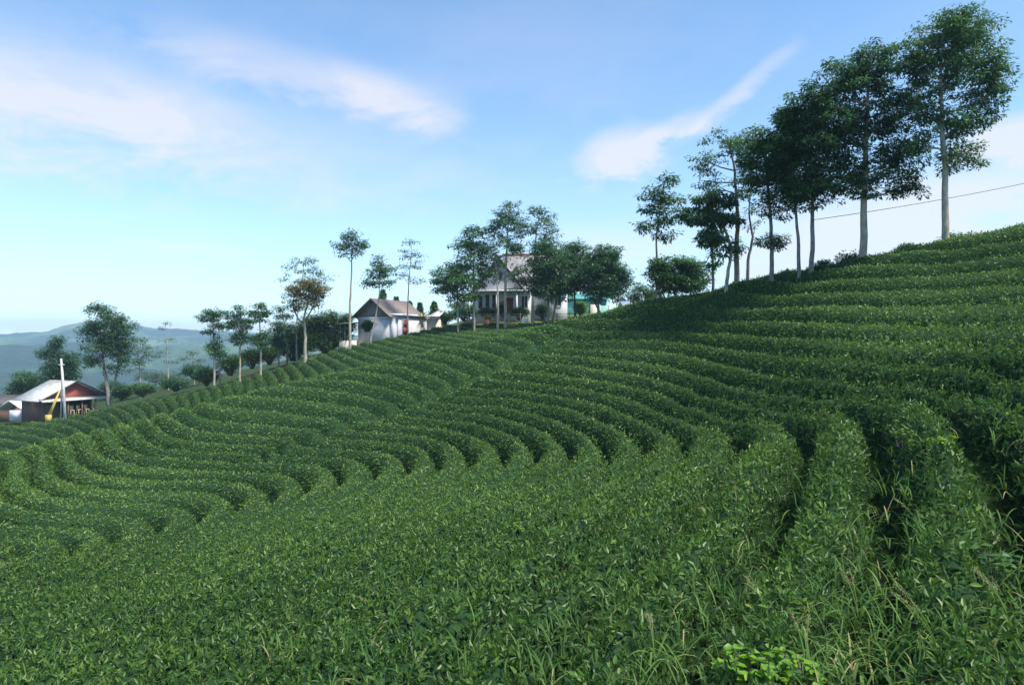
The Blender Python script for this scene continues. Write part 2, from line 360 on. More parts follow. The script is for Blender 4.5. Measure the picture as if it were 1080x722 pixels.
azs = np.concatenate([np.linspace(-180, -52, 40), np.linspace(-50, 45, 560), np.linspace(47, 178, 40)])
rs = np.concatenate([np.linspace(0.5, 60, 90), np.linspace(61, 200, 90), np.geomspace(204, 3400, 340)])
A, Rr = np.meshgrid(np.radians(azs), rs, indexing='ij')
X, Y = np.sin(A)*Rr, np.cos(A)*Rr; Z = ground_z(X, Y)
na, nr = A.shape
idx = np.arange(na*nr).reshape(na, nr)
Q = np.stack([idx[:-1, :-1], idx[:-1, 1:], idx[1:, 1:], idx[1:, :-1]], -1).reshape(-1, 4)
Qw = np.stack([idx[-1, :-1], idx[-1, 1:], idx[0, 1:], idx[0, :-1]], -1).reshape(-1, 4)

def mat_ground():
    m = bpy.data.materials.new('ground_soil_and_woods'); m.use_nodes = True; nt = m.node_tree; b = nt.nodes['Principled BSDF']
    b.inputs['Roughness'].default_value = 0.95; b.inputs['Specular IOR Level'].default_value = 0.1
    geo = N(nt, 'ShaderNodeNewGeometry')
    ln = N(nt, 'ShaderNodeVectorMath', operation='LENGTH'); L(nt, geo.outputs['Position'], ln.inputs[0])
    # near: soil and grass
    n1 = N(nt, 'ShaderNodeTexNoise', inp={'Scale': 1.1, 'Detail': 8.0, 'Roughness': 0.7}); L(nt, geo.outputs['Position'], n1.inputs['Vector'])
    c1 = N(nt, 'ShaderNodeValToRGB'); e = c1.color_ramp.elements
    e[0].position = 0.35; e[0].color = (0.06, 0.045, 0.025, 1); e[1].position = 0.62; e[1].color = (0.045, 0.10, 0.025, 1)
    x = e.new(0.48); x.color = (0.04, 0.07, 0.022, 1)
    L(nt, n1.outputs[0], c1.inputs[0])
    # far: woods and pale field patches
    n2 = N(nt, 'ShaderNodeTexNoise', inp={'Scale': 0.0045, 'Detail': 5.0, 'Roughness': 0.55, 'Distortion': 0.6}); L(nt, geo.outputs['Position'], n2.inputs['Vector'])
    c2 = N(nt, 'ShaderNodeValToRGB'); e = c2.color_ramp.elements
    e[0].position = 0.46; e[0].color = (0.018, 0.045, 0.03, 1); e[1].position = 0.70; e[1].color = (0.11, 0.16, 0.06, 1)
    x = e.new(0.54); x.color = (0.045, 0.095, 0.045, 1)
    L(nt, n2.outputs[0], c2.inputs[0])
    n3 = N(nt, 'ShaderNodeTexNoise', inp={'Scale': 0.05, 'Detail': 8.0, 'Roughness': 0.75}); L(nt, geo.outputs['Position'], n3.inputs['Vector'])
    c3 = N(nt, 'ShaderNodeValToRGB'); e = c3.color_ramp.elements; e[0].position = 0.35; e[0].color = (0.5, 0.5, 0.5, 1); e[1].position = 0.65; e[1].color = (1.5, 1.5, 1.4, 1)
    L(nt, n3.outputs[0], c3.inputs[0])
    mu = N(nt, 'ShaderNodeMix', data_type='RGBA', blend_type='MULTIPLY'); mu.inputs[0].default_value = 1
    L(nt, c2.outputs[0], mu.inputs[6]); L(nt, c3.outputs[0], mu.inputs[7])
    mr = N(nt, 'ShaderNodeMapRange', inp={1: 120.0, 2: 260.0}); L(nt, ln.outputs['Value'], mr.inputs[0])
    mx = N(nt, 'ShaderNodeMix', data_type='RGBA'); L(nt, mr.outputs[0], mx.inputs[0]); L(nt, c1.outputs[0], mx.inputs[6]); L(nt, mu.outputs[2], mx.inputs[7])
    L(nt, mx.outputs[2], b.inputs['Base Color'])
    bp = N(nt, 'ShaderNodeBump', inp={'Strength': 0.8, 'Distance': 6.0}); L(nt, n3.outputs[0], bp.inputs['Height'])
    L(nt, bp.outputs[0], b.inputs['Normal'])
    return m
M['ground'] = mat_ground()
tag(mesh_obj('ground', np.stack([X.ravel(), Y.ravel(), Z.ravel()], 1), np.r_[Q, Qw], M['ground'], smooth=True), 'brown and green hillside soil with wooded hills beyond', 'ground', kind='structure')

def gz(x, y): return float(ground_z(np.array([x]), np.array([y]))[0])

# ---------------------------------------------------------------- leaves
def leaf_verts(p, ax, nrm, Ln, Wd, six=True, fold=0.25, bend=0.0):
    """p base points, ax long axis, nrm rough leaf normal; returns (V, Q) arrays"""
    ax = ax/np.linalg.norm(ax, axis=1, keepdims=True)
    sd = np.cross(ax, nrm); sd /= (np.linalg.norm(sd, axis=1, keepdims=True)+1e-9)
    up = np.cross(sd, ax)
    Ln = Ln[:, None]; Wd = Wd[:, None]; n = len(p)
    if six:
        a = p; t = p+ax*Ln - up*Ln*bend
        l1 = p+ax*Ln*0.3+sd*Wd*0.5+up*Wd*fold; r1 = p+ax*Ln*0.3-sd*Wd*0.5+up*Wd*fold
        l2 = p+ax*Ln*0.68+sd*Wd*0.38+up*Wd*fold*0.7-up*Ln*bend*0.4; r2 = p+ax*Ln*0.68-sd*Wd*0.38+up*Wd*fold*0.7-up*Ln*bend*0.4
        V = np.stack([a, l1, l2, t, r2, r1], 1).reshape(-1, 3); b = np.arange(n)[:, None]*6
        return V, np.concatenate([b+np.array([[0, 1, 2, 3]]), b+np.array([[0, 3, 4, 5]])], 0), 6
    l1 = p+ax*Ln*0.45+sd*Wd*0.5+up*Wd*fold*0.5; r1 = p+ax*Ln*0.45-sd*Wd*0.5+up*Wd*fold*0.5
    V = np.stack([p, l1, p+ax*Ln, r1], 1).reshape(-1, 3); b = np.arange(n)[:, None]*4
    return V, b+np.array([[0, 1, 2, 3]]), 4

def rdir(n):
    v = rng.normal(size=(n, 3)); return v/np.linalg.norm(v, axis=1, keepdims=True)

# ---------------------------------------------------------------- tea hedges
BRK = np.array([(285,478),(302,467),(333,458),(351,450),(378,439.5),(404,434),(422,427),(443,421),(459,411),(481,402),(500,394),(529,383),(544,372),(560,363),(575,357),(591,351)], float)
BW = []
for (u, v) in BRK:
    h = hit(u, v)
    if h: BW.append(h)
BW = np.array(BW)
def dist_poly(x, y, PL):
    """signed distance to polyline (sign: + on its right hand / lower side)"""
    best = np.full(x.shape, 1e9); sg = np.zeros(x.shape)
    for (a, b) in zip(PL[:-1], PL[1:]):
        d = b-a; l2 = (d**2).sum(); t = np.clip(((x-a[0])*d[0]+(y-a[1])*d[1])/l2, 0, 1)
        ex, ey = x-(a[0]+t*d[0]), y-(a[1]+t*d[1]); dd = np.hypot(ex, ey); cr = d[0]*(y-a[1])-d[1]*(x-a[0])
        m_ = dd < best; best = np.where(m_, dd, best); sg = np.where(m_, np.sign(cr), sg)
    return best, sg

TIPU = [0, 31, 75, 122, 171, 213, 249, 290, 324, 358, 396, 432, 462, 498, 533, 570, 604, 640, 682, 727, 783, 849, 922, 1031, 1100]
TIPV = [590, 582, 569, 562, 549, 536, 525, 518, 504, 497, 492, 488, 483, 477, 473, 471, 469, 466, 460, 454, 453, 454, 443, 434, 430]

def hedge_field(us, ys, phi_f, depth, near):
    U, Yy = np.meshgrid(us, ys, indexing='ij'); Xx = (U-540)/F*Yy
    h = H(Xx, Yy); ph = phi_f(Xx, Yy)
    # metric distance to the furrow centre
    e = 0.05
    gx = (phi_f(Xx+e, Yy)-ph)/e; gy = (phi_f(Xx, Yy+e)-ph)/e; g = np.hypot(gx, gy)+1e-3
    wob = 0.10*fbm(Xx*0.7, Yy*0.7, 3) + 0.09*fbm(Xx*2.9, Yy*2.9, 2)
    ph = ph + wob
    fr = ph-np.floor(ph); d = np.minimum(fr, 1-fr)/np.minimum(g, 1.6)
    V_ = 361-F*h/Yy
    if near:
        below = sstep(-4, 55, V_-np.interp(U, TIPU, TIPV))
        soft = np.interp(U, [0, 500, 640, 760, 830, 1100], [0.45, 0.36, 0.12, 0.0, 0.0, 0.0])*below
        soft = np.where(Yy < 3, 0, soft)
        half = 0.52*(1-0.5*soft); dep = depth*(1-0.80*soft)*(1-0.3*sstep(34, 41, Yy))*(1+0.38*(1-sstep(10, 17, Yy))*(1-np.minimum(soft*2, 1)))
        bd, _ = dist_poly(Xx, Yy, BW)
        notch = (1-sstep(0.25, 0.85, bd + 0.5*fbm(Xx*1.7+3, Yy*1.7, 3)))*0.85
    else:
        half = 0.62; dep = depth; notch = 0
    t = np.clip((d-(0.08+(0.13*(1-sstep(11, 18, Yy)))*(1-np.minimum(soft*1.6, 1)) if near else 0.07))/half, 0, 1)
    prof = 1-(1-t)**2.4
    prof = np.where(fr < 0.5, prof, prof)
    crown = 0.05*(1-np.clip(d/0.75, 0, 1))**2
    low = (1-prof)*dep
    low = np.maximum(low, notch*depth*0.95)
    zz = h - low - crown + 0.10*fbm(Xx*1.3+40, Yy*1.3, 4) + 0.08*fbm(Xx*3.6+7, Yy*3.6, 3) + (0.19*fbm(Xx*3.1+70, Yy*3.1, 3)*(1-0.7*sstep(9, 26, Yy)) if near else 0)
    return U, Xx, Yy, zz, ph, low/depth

def place_leaves(Pc, Nc, area, lowc, dens, Lf, six_lim, phic, dist, quadpts):
    pass

HEDGES = []
def tea(us, ys, phi_f, depth, near, keep):
    U, X, Y, Z, PHv, LOW = hedge_field(us, ys, phi_f, depth, near)
    nu, ny = U.shape; V = np.stack([X, Y, Z], -1)
    id_ = np.arange(nu*ny).reshape(nu, ny)
    cQ = np.stack([id_[:-1, :-1], id_[1:, :-1], id_[1:, 1:], id_[:-1, 1:]], -1).reshape(-1, 4)
    cc = lambda A_: (A_[:-1, :-1]+A_[1:, :-1]+A_[1:, 1:]+A_[:-1, 1:]).reshape(-1, *A_.shape[2:])/4
    cX, cY, cP, cU, cL, cV = cc(X), cc(Y), cc(PHv), cc(U), cc(LOW), cc(V)
    Vf = V.reshape(-1, 3); a, b, c, d_ = (Vf[cQ[:, i]] for i in range(4))
    nr_ = np.cross(c-a, d_-b); ar = np.linalg.norm(nr_, axis=1)/2; nr_ = nr_/(2*ar[:, None]+1e-12)
    band = np.floor(cP).astype(int)
    ok = keep(cU, cX, cY, cV[:, 2], band)
    if near:
        bd, sg = dist_poly(cX, cY, BW); left = (sg > 0) & (band >= 8) & (cU < 640)
    else: left = np.zeros(len(band), bool)
    for n in sorted(set(band[ok])):
        for lf in ((False, True) if near else (False,)):
            s = np.where(ok & (band == n) & (left == lf))[0]
            if len(s) < 60: continue
            q = cQ[s]; uq, inv = np.unique(q, return_inverse=True); bv = Vf[uq]; bq = inv.reshape(-1, 4)
            # leaves
            y = cY[s]; infr = (cU[s] > -200) | (y < 20)
            Ln = np.where(y < 18, 0.080, 0.080+0.0024*(y-18)) if near else 0.0021*y
            dens = 1.05/(0.36*Ln**2)*np.where(near, np.interp(y, [4, 10, 20, 45], [1.35, 1.2, 1.0, 0.9]), 0.75)
            dens = dens*(1-np.interp(y, [8, 18], [0.3, 0.8])*sstep(0.55, 0.95, cL[s]))*infr
            k = rng.poisson(ar[s]*dens); src = np.repeat(np.arange(len(s)), k); ns = len(src)
            if ns == 0: continue
            w = rng.random((ns, 2)); aa, bb, cc_, dd = a[s][src], b[s][src], c[s][src], d_[s][src]
            p = (aa*(1-w[:, :1])+bb*w[:, :1])*(1-w[:, 1:])+(dd*(1-w[:, :1])+cc_*w[:, :1])*w[:, 1:]
            nn = nr_[s][src]; yy = y[src]; Ll = Ln[src]*rng.uniform(0.5, 1.4, ns)
            out = rng.random(ns)**1.6
            p = p + (nn*0.6+np.array([0, 0, 0.5]))*((out**1.5*np.interp(yy, [6, 16], [0.16, 0.09])-0.04)*(0.75+0.6*vnoise(p[:, 0]*3.3, p[:, 1]*3.3)))[:, None]
            # close by, leaves sit in upright shoots
            tipk = np.zeros(ns)
            if near and y.min() < 23:
                g_ = np.arange(ns)//6*6; isn = yy[g_] < 13+10*rng.random(ns)[g_]
                k6 = (np.arange(ns) % 6)/5.0
                jit = rng.normal(size=(ns, 3))*0.012; sh_ax = (rdir(ns)*0.35+np.array([0, 0, 1.0])+nn*0.3)[g_]
                hh = rng.random(ns)[g_]*0.11
                p2 = p[g_]+jit+sh_ax*(hh+k6*0.085)[:, None]
                p = np.where(isn[:, None], p2, p); yy = np.where(isn, yy[g_], yy); nn = np.where(isn[:, None], nn[g_], nn)
                tipk = np.where(isn, k6-0.5, 0)*0.26+np.where(isn, hh/0.11-0.5, 0)*0.12
            far_ = np.clip((yy-5)/12, 0, 1)[:, None]; ax = nn*(0.35-0.1*far_) + np.array([0, 0, 1.0])*(0.35+np.clip(tipk, 0, 1)[:, None]*3-0.05*far_) + rdir(ns)*0.85
            V1, Q1, kk = leaf_verts(p, ax, rdir(ns)*(0.75-0.35*far_)+nn*1.2, Ll, Ll*rng.uniform(0.30, 0.44, ns), six=(y.min() < 15 and near), bend=0.12)
            cl = fbm(p[:, 0]*0.55+3, p[:, 1]*0.55, 3)*0.7 + 0.35*fbm(p[:, 0]*2.5, p[:, 1]*2.5, 2)
            tn = np.interp(yy, [5, 13, 20, 32, 50, 54], [0.17, 0.27, 0.37, 0.43, 0.43, 0.24]) - 0.05*sstep(3, 12, p[:, 0])*sstep(12, 18, yy) + 0.17*(1-np.clip(cL[s][src]*2.2, 0, 1)) + cl*0.55 + 0.20*(out-0.4) + rng.normal(0, 0.13, ns) + tipk  # upper right slope leaves tinted darker, the hillside's shade put into their colour
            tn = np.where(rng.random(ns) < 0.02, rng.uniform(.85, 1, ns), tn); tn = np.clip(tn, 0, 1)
            # body + leaves in one mesh
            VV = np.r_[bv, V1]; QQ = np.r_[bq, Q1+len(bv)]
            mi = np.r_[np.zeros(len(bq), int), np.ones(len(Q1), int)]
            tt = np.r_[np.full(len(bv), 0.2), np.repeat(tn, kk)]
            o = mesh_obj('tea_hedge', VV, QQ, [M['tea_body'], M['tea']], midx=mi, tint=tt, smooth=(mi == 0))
            HEDGES.append((o, near, n, lf, len(s)))

us = np.arange(-260, 1500, 3.7)
ys = np.concatenate([np.geomspace(1.5, 48.5, 570)])
def keep_near(U, X, Y, Zc, band):
    crest = np.interp(U, [0, 130, 300, 560, 640, 757, 907, 1080, 1300], [44.5, 46, 48, 46.5, 44, 39.8, 34.5, 31, 27])
    return (Y < crest)
tea(us, ys, PHI, 0.76, True, keep_near)
usf = np.arange(-90, 640, 2.4); ysf = np.arange(51.5, 93, 0.3)
def keep_far(U, X, Y, Zc, band):
    edge = np.interp(U, [-90, 0, 60, 130, 200, 270, 320, 360, 400, 440, 470, 520, 640], [73, 72, 70, 69.5, 71.5, 75.5, 77.5, 81.5, 85, 87.5, 89.5, 89, 85])
    return (Y < edge) & (band < 36) & (Y > np.interp(U, [0, 300, 500, 640], [51.5, 52, 56, 60]))
tea(usf, ysf, PHF, 0.85, False, keep_far)

ORD = 'first second third fourth fifth sixth seventh eighth ninth tenth eleventh twelfth thirteenth fourteenth fifteenth sixteenth seventeenth eighteenth nineteenth twentieth'.split()
def ordinal(i):
    if i < 20: return ORD[i]
    t = {2: 'twenty', 3: 'thirty', 4: 'forty', 5: 'fifty'}[(i+1)//10]
    return (t[:-1]+'ieth') if (i+1) % 10 == 0 else t+'-'+ORD[(i+1) % 10-1]
nr_r = sorted([h for h in HEDGES if h[1] and not h[3]], key=lambda h: -h[2])
nr_l = sorted([h for h in HEDGES if h[1] and h[3]], key=lambda h: -h[2])
fr_ = sorted([h for h in HEDGES if not h[1]], key=lambda h: -h[2])
for i, h in enumerate(nr_r): tag(h[0], f'dense green tea hedge on the near slope, {ordinal(i)} down from the hilltop trees', 'tea hedge', 'tea hedges curving over the near slope')
for i, h in enumerate(nr_l): tag(h[0], f'short tea hedge left of the stepped break, {ordinal(i)} down from the near crest', 'tea hedge', 'tea hedges left of the stepped break')
for i, h in enumerate(fr_): tag(h[0], f'tea hedge on the far slope below the houses, {ordinal(i)} down from the top edge', 'tea hedge', 'tea hedges on the far slope')

# ---------------------------------------------------------------- trees
def crown_leaves(clumps, size, per, droop=0.3, flat=0.5, tint0=0.4, tspread=0.24, sunny=0.0, w=0.4):
    """clumps: (centre, radius) list -> leaf mesh arrays"""
    C_ = np.array([c for c, r in clumps]); rr = np.array([r for c, r in clumps])
    k = rng.poisson(per*np.ones(len(C_))); src = np.repeat(np.arange(len(C_)), k); n = len(src)
    d = rdir(n); rad = rng.random(n)**0.45
    off = d*rad[:, None]*rr[src][:, None]; off[:, 2] *= flat
    p = C_[src]+off
    ax = d*0.8 + rdir(n)*0.6; ax[:, 2] = ax[:, 2]*0.45-droop
    nm = np.array([0, 0, 1.0])+rdir(n)*0.55
    Ln = size*rng.uniform(0.65, 1.3, n)
    V, Q, kk = leaf_verts(p, ax, nm, Ln, Ln*w, six=False, fold=0.3)
    ct = rng.normal(0, tspread*0.7, len(C_))[src]
    t = tint0 + ct + rng.normal(0, tspread*0.6, n)
    return V, Q, np.repeat(np.clip(t, 0, 1), kk)

def make_tree(label, trunk, y, lobes, size, bark='bark_grey', leaf='leaf_dark', tw=6, group='trees', cat='tree', name='broadleaf_tree',
              clump=0.5, ncl=40, per=60, droop=0.3, flat=0.5, tint0=0.4, forks=(), depthf=0.9, shell=0.5, down=0.6, yoff=0, crownfall=0.85):
    """trunk: list of photo points base..top; lobes: (u, v, ru, rv[, weight]) ; sizes become metres at distance y"""
    s = y/F
    b = P(trunk[0][0], trunk[0][1], y)
    root = thing(name, tuple(b), label, cat, group)
    gzb = gz(b[0], b[1])
    def W(u, v, dy=0): return P(u, v, y) + np.array([0, dy, 0]) - b
    mb = MB()
    tp = [W(u, v) for u, v in trunk]; 
    ext = min(0.0, gzb-b[2]-0.3); base = tp[0] + np.array([0, 0, ext])
    pts = [base] + tp; n = len(pts)
    # densify with a slight wander
    dn = []
    for i in range(n-1):
        m_ = 4
        for j in range(m_):
            q = pts[i]*(1-j/m_)+pts[i+1]*(j/m_); 
            if i+j > 0: q = q+np.array([random.uniform(-1, 1), random.uniform(-1, 1), 0])*tw*s*0.10
            dn.append(q)
    dn.append(pts[-1]); Z0 = dn[0][2]; Z1 = dn[-1][2]
    r0 = tw*s/2
    rad = [max(r0*(1.18-0.95*((q[2]-Z0)/(Z1-Z0+1e-6))**1.1), r0*0.16)*(1.25 if i == 0 else 1) for i, q in enumerate(dn)]
    mb.tube(dn, rad, 8)
    T = np.array(dn); TRd = np.array(rad)
    for fk in forks:   # extra stems: list of photo points, width
        fp, fw = fk; q = [W(u, v, dy) for u, v, dy in fp]
        mb.tube(q, list(np.linspace(fw*s/2, fw*s*0.15, len(q))), 6)
        T = np.r_[T, np.array(q)]; TRd = np.r_[TRd, np.linspace(fw*s/2, fw*s*0.15, len(q))]
    clumps = []
    wsum = sum(l[2]*l[3] for l in lobes)
    for l in lobes:
        u, v, ru, rv = l[:4]; wt = l[4] if len(l) > 4 else 1.0; dy0 = l[5] if len(l) > 5 else 0.0
        c = W(u, v, dy0); a, bz = ru*s, rv*s
        m_ = max(3, int(round(ncl*ru*rv/wsum*wt)))
        # a limb into the lobe
        cand = T[T[:, 2] < c[2]+0.1*bz]
        if len(cand) == 0: cand = T[:1]
        dd = np.hypot(cand[:, 0]-c[0], cand[:, 1]-c[1])*0.5+np.abs(cand[:, 2]-(c[2]-bz*down))
        k0 = cand[np.argmin(dd)]
        mid = (k0+c)/2+np.array([0, 0, -0.08*bz]); rl = max(0.02, r0*0.35)
        mb.tube([k0, mid, c], [rl, rl*0.7, rl*0.3], 5, cap=False)
        line = np.array([k0*(1-t)+c*t for t in np.linspace(0.3, 1, 6)])
        allp = np.r_[line, T[(T[:, 2] > c[2]-1.2*bz)]] if len(T[(T[:, 2] > c[2]-1.2*bz)]) else line
        for i in range(m_):
            dv = rdir(1)[0]; rr_ = random.random()**(shell*0.66)
            q = c+dv*rr_*np.array([a, a*depthf, bz])*0.9
            rc = clump*random.uniform(0.65, 1.25)
            clumps.append((q, rc))
            if random.random() < 0.75:
                dd = np.linalg.norm(allp-q, axis=1)+np.maximum(0, allp[:, 2]-q[2])*0.8
                k1 = allp[np.argmin(dd)]; rt = max(0.012, r0*0.10)
                mb.tube([k1, (k1+q)/2+np.array([0, 0, 0.05*rc]), q], [rt*1.3, rt, rt*0.5], 4, cap=False)
    mb.build('trunk', M[bark], root, smooth=True)
    V, Q, t = crown_leaves(clumps, size, per, droop, flat, tint0)
    mesh_obj('crown', V, Q, M[leaf], root, tint=t)
    return root

G1 = 'tall trees on the hilltop skyline'
# hill-top group, right to left
make_tree('tallest hilltop tree with bare straight trunk and two-tiered airy crown, rightmost on the skyline', [(998,255),(997,215),(996,170),(993,120),(992,70),(996,25)], 30.5,
          [(1010,45,52,36,1.1),(1036,105,24,30,.8),(1012,130,28,24,.6),(965,62,26,28),(1045,75,24,30),(1000,85,46,24,.6),(965,110,24,30,.7),(968,150,24,22,.6),(1012,165,32,20,.8),(1020,132,22,16,.5),(985,125,26,20,.5),(1003,28,40,16)],
          0.17, 'bark_pale', 'leaf_mid', 7, G1, ncl=700, per=46, clump=0.34, tint0=0.50, shell=0.7, flat=0.6)
make_tree('broad dark dense tree with thick short bare trunk, second from right on the skyline', [(910,274),(911,225),(913,170),(915,110),(914,60)], 32.5,
          [(915,80,42,34,1.1),(880,95,34,34),(945,110,30,34),(905,130,50,38,1.1),(870,140,36,32),(945,165,32,34),(915,185,46,28,1.0),(880,180,34,26),(955,195,22,18),(925,60,30,18),(865,115,25,28)],
          0.19, 'bark_pale', 'leaf_mid', 7.5, G1, ncl=480, per=62, clump=0.38, tint0=0.30, shell=0.7)
make_tree('dark tree with slim bare trunk leaning against the broad dark tree crown', [(856,287),(857,240),(856,190),(857,130)], 33.5,
          [(850,120,32,26),(855,165,38,34),(838,150,28,30),(862,200,34,24),(840,205,24,20,.7)], 0.19, 'bark_grey', 'leaf_dark', 5, G1, ncl=250, per=60, clump=0.42, tint0=0.40, shell=0.7)
make_tree('thin-stemmed dark tree left of the pair of crowded slim trunks', [(843,288),(842,250),(838,210),(835,160)], 34,
          [(832,135,22,28),(826,170,24,28),(836,200,24,18,.7)], 0.19, 'bark_grey', 'leaf_dark', 4, G1, ncl=190, per=60, clump=0.42, tint0=0.38, shell=0.7)
make_tree('slim tree with a low tuft of leaves halfway up its trunk on the skyline', [(814,297),(814,260),(812,220),(808,170),(803,140)], 35,
          [(800,150,24,20),(808,185,26,24,.8),(818,218,24,16,.6),(814,252,18,12,.7),(792,175,16,20,.5)], 0.18, 'bark_grey', 'leaf_dark', 4.5, G1, ncl=240, per=50, clump=0.4, tint0=0.42, shell=0.7)
make_tree('pale thin sparse tree with crooked stem between two darker skyline trees', [(788,304),(789,275),(794,250),(790,225),(792,195)], 37,
          [(790,215,14,20,.6),(796,240,12,14,.4),(780,255,12,10,.4),(793,190,14,12,.4)], 0.16, 'bark_grey', 'leaf_mid', 3.5, G1, ncl=50, per=30, clump=0.33, tint0=0.45)
make_tree('high feathery tree with long straight trunk and light see-through top', [(777,305),(777,270),(778,230),(775,180),(768,145)], 37.5,
          [(768,150,32,16,.7),(745,170,22,18,.7),(788,160,22,20,.7),(755,195,22,14,.4),(785,195,20,22,.5),(738,190,14,14,.4),(777,262,13,14,.6)], 0.18, 'bark_grey', 'leaf_mid', 5.5, G1, ncl=170, per=38, clump=0.36, tint0=0.48, shell=0.8, flat=0.4)
make_tree('leaning tree with drooping dark layered leaves beside the high feathery tree', [(766,307),(768,285),(772,262),(762,235),(755,205)], 36.5,
          [(752,210,28,14),(740,228,22,10),(762,232,22,10),(748,250,18,9),(765,262,15,8,.7),(725,222,12,7)], 0.24, 'bark_pale', 'leaf_mid', 4, G1, ncl=105, per=44, clump=0.42, tint0=0.36, droop=0.7, flat=0.45)
make_tree('narrow weeping tree at the left end of the skyline group', [(752,308),(752,285),(751,250),(749,215)], 39,
          [(747,225,12,14),(750,250,13,14),(753,275,10,12,.6)], 0.22, 'bark_dark', 'leaf_dark', 3, G1, ncl=50, per=36, clump=0.36, tint0=0.34, droop=0.8)
make_tree('lone layered tree with stacked flat leaf tiers above the round bush', [(693,322),(693,290),(692,250),(697,215),(702,188)], 60,
          [(703,190,10,7),(688,205,16,7),(708,212,15,7),(692,222,18,7),(700,232,16,6),(683,240,14,6),(702,248,14,6,.7)], 0.34, 'bark_grey', 'leaf_dark', 3, None, ncl=100, per=34, clump=0.75, tint0=0.45, flat=0.35, name='layered_tree')
make_tree('wide rounded dark bush tree on short pale stems below the layered tree', [(712,326),(713,308),(716,290)], 56,
          [(712,285,26,20),(730,290,22,20),(697,285,14,16),(722,300,24,14),(700,300,14,10,.7)], 0.28, 'bark_pale', 'leaf_dark', 3, None, ncl=240, per=60, clump=0.6, tint0=0.40, name='bush_tree',
          forks=[([(707,326,0.3),(700,308,0.4),(698,292,.3)], 2.5)], shell=0.6)

# trees by the white house
G2 = 'round trees beside the white house'
make_tree('round bushy tree with sunlit right side, rightmost of three by the white house', [(631,334),(631,318),(637,300),(638,285)], 80,
          [(636,285,28,26),(650,295,18,20),(622,290,18,22),(638,308,24,12),(640,268,20,12)], 0.36, 'bark_grey', 'leaf_mid', 3, G2, 'tree', 'round_tree', ncl=330, per=56, clump=0.8, tint0=0.40, shell=0.6,
          forks=[([(633,330,0),(626,316,.3),(624,300,0)], 2.2)])
make_tree('dark rounded tree standing between two other round trees near the house', [(607,336),(606,318),(605,300),(605,275)], 83,
          [(605,275,20,20),(612,292,20,18),(598,290,16,20),(606,262,15,10)], 0.36, 'bark_dark', 'leaf_dark', 2.5, G2, 'tree', 'round_tree', ncl=190, per=52, clump=0.8, tint0=0.42)
make_tree('rounded dark tree covering the right half of the white house front', [(578,337),(578,320),(580,300),(581,275)], 81,
          [(580,275,24,16),(588,290,22,20),(566,290,17,22),(583,307,24,12),(574,262,16,9)], 0.36, 'bark_grey', 'leaf_mid', 2.5, G2, 'tree', 'round_tree', ncl=290, per=54, clump=0.8, tint0=0.42,
          forks=[([(583,337,.2),(586,322,.3),(590,305,0)], 2.2)])
G3 = 'slender trees in front of the white house'
make_tree('tallest slender tree in front of the white house gable', [(533,336),(533,305),(534,270),(536,235),(540,212)], 84,
          [(540,219,11,9),(530,232,17,12),(546,238,15,12),(520,245,13,9),(537,254,17,10,.9),(548,266,13,10,.8),(548,288,11,12,.8),(522,272,12,8,.8),(524,292,11,7,.6),(545,302,8,8,.5)], 0.36, 'bark_pale', 'leaf_mid', 3.2, G3, ncl=170, per=40, clump=0.8, tint0=0.42, flat=0.4)
make_tree('slim bare-stemmed tree just left of the tallest tree by the gable', [(525,338),(525,305),(523,280),(521,262)], 83,
          [(520,265,11,8,.7),(514,285,10,7,.6),(524,282,8,6,.5)], 0.34, 'bark_pale', 'leaf_dark', 2.6, G3, ncl=45, per=34, clump=0.7, tint0=0.36, flat=0.4)
make_tree('airy tree with wispy open crown reaching above the house roof', [(562,338),(562,305),(564,270),(566,240),(570,222)], 85,
          [(567,222,11,8,.8),(576,232,13,9,.7),(560,240,13,8,.6),(582,245,13,8,.6),(570,254,16,8,.6),(587,256,8,5,.5)], 0.34, 'bark_pale', 'leaf_mid', 2.8, G3, ncl=105, per=34, clump=0.75, tint0=0.48, flat=0.4)
make_tree('bushy slender tree left of the gable with crown over the garden', [(500,339),(500,318),(499,290),(500,255)], 84,
          [(499,246,12,8),(490,260,16,10),(508,262,12,10),(495,276,18,10),(508,284,10,10),(487,290,14,9,.8),(505,300,10,8,.6)], 0.36, 'bark_pale', 'leaf_dark', 2.2, G3, ncl=170, per=44, clump=0.8, tint0=0.46, flat=0.4)
make_tree('low spreading tree at the left end of the garden trees', [(483,342),(483,325),(482,308),(480,290)], 83,
          [(474,285,18,10),(486,298,24,12),(468,300,16,10),(490,312,20,8,.8),(462,292,8,8,.7),(478,312,14,7,.7)], 0.36, 'bark_pale', 'leaf_dark', 2.2, G3, ncl=170, per=44, clump=0.8, tint0=0.46, flat=0.45)

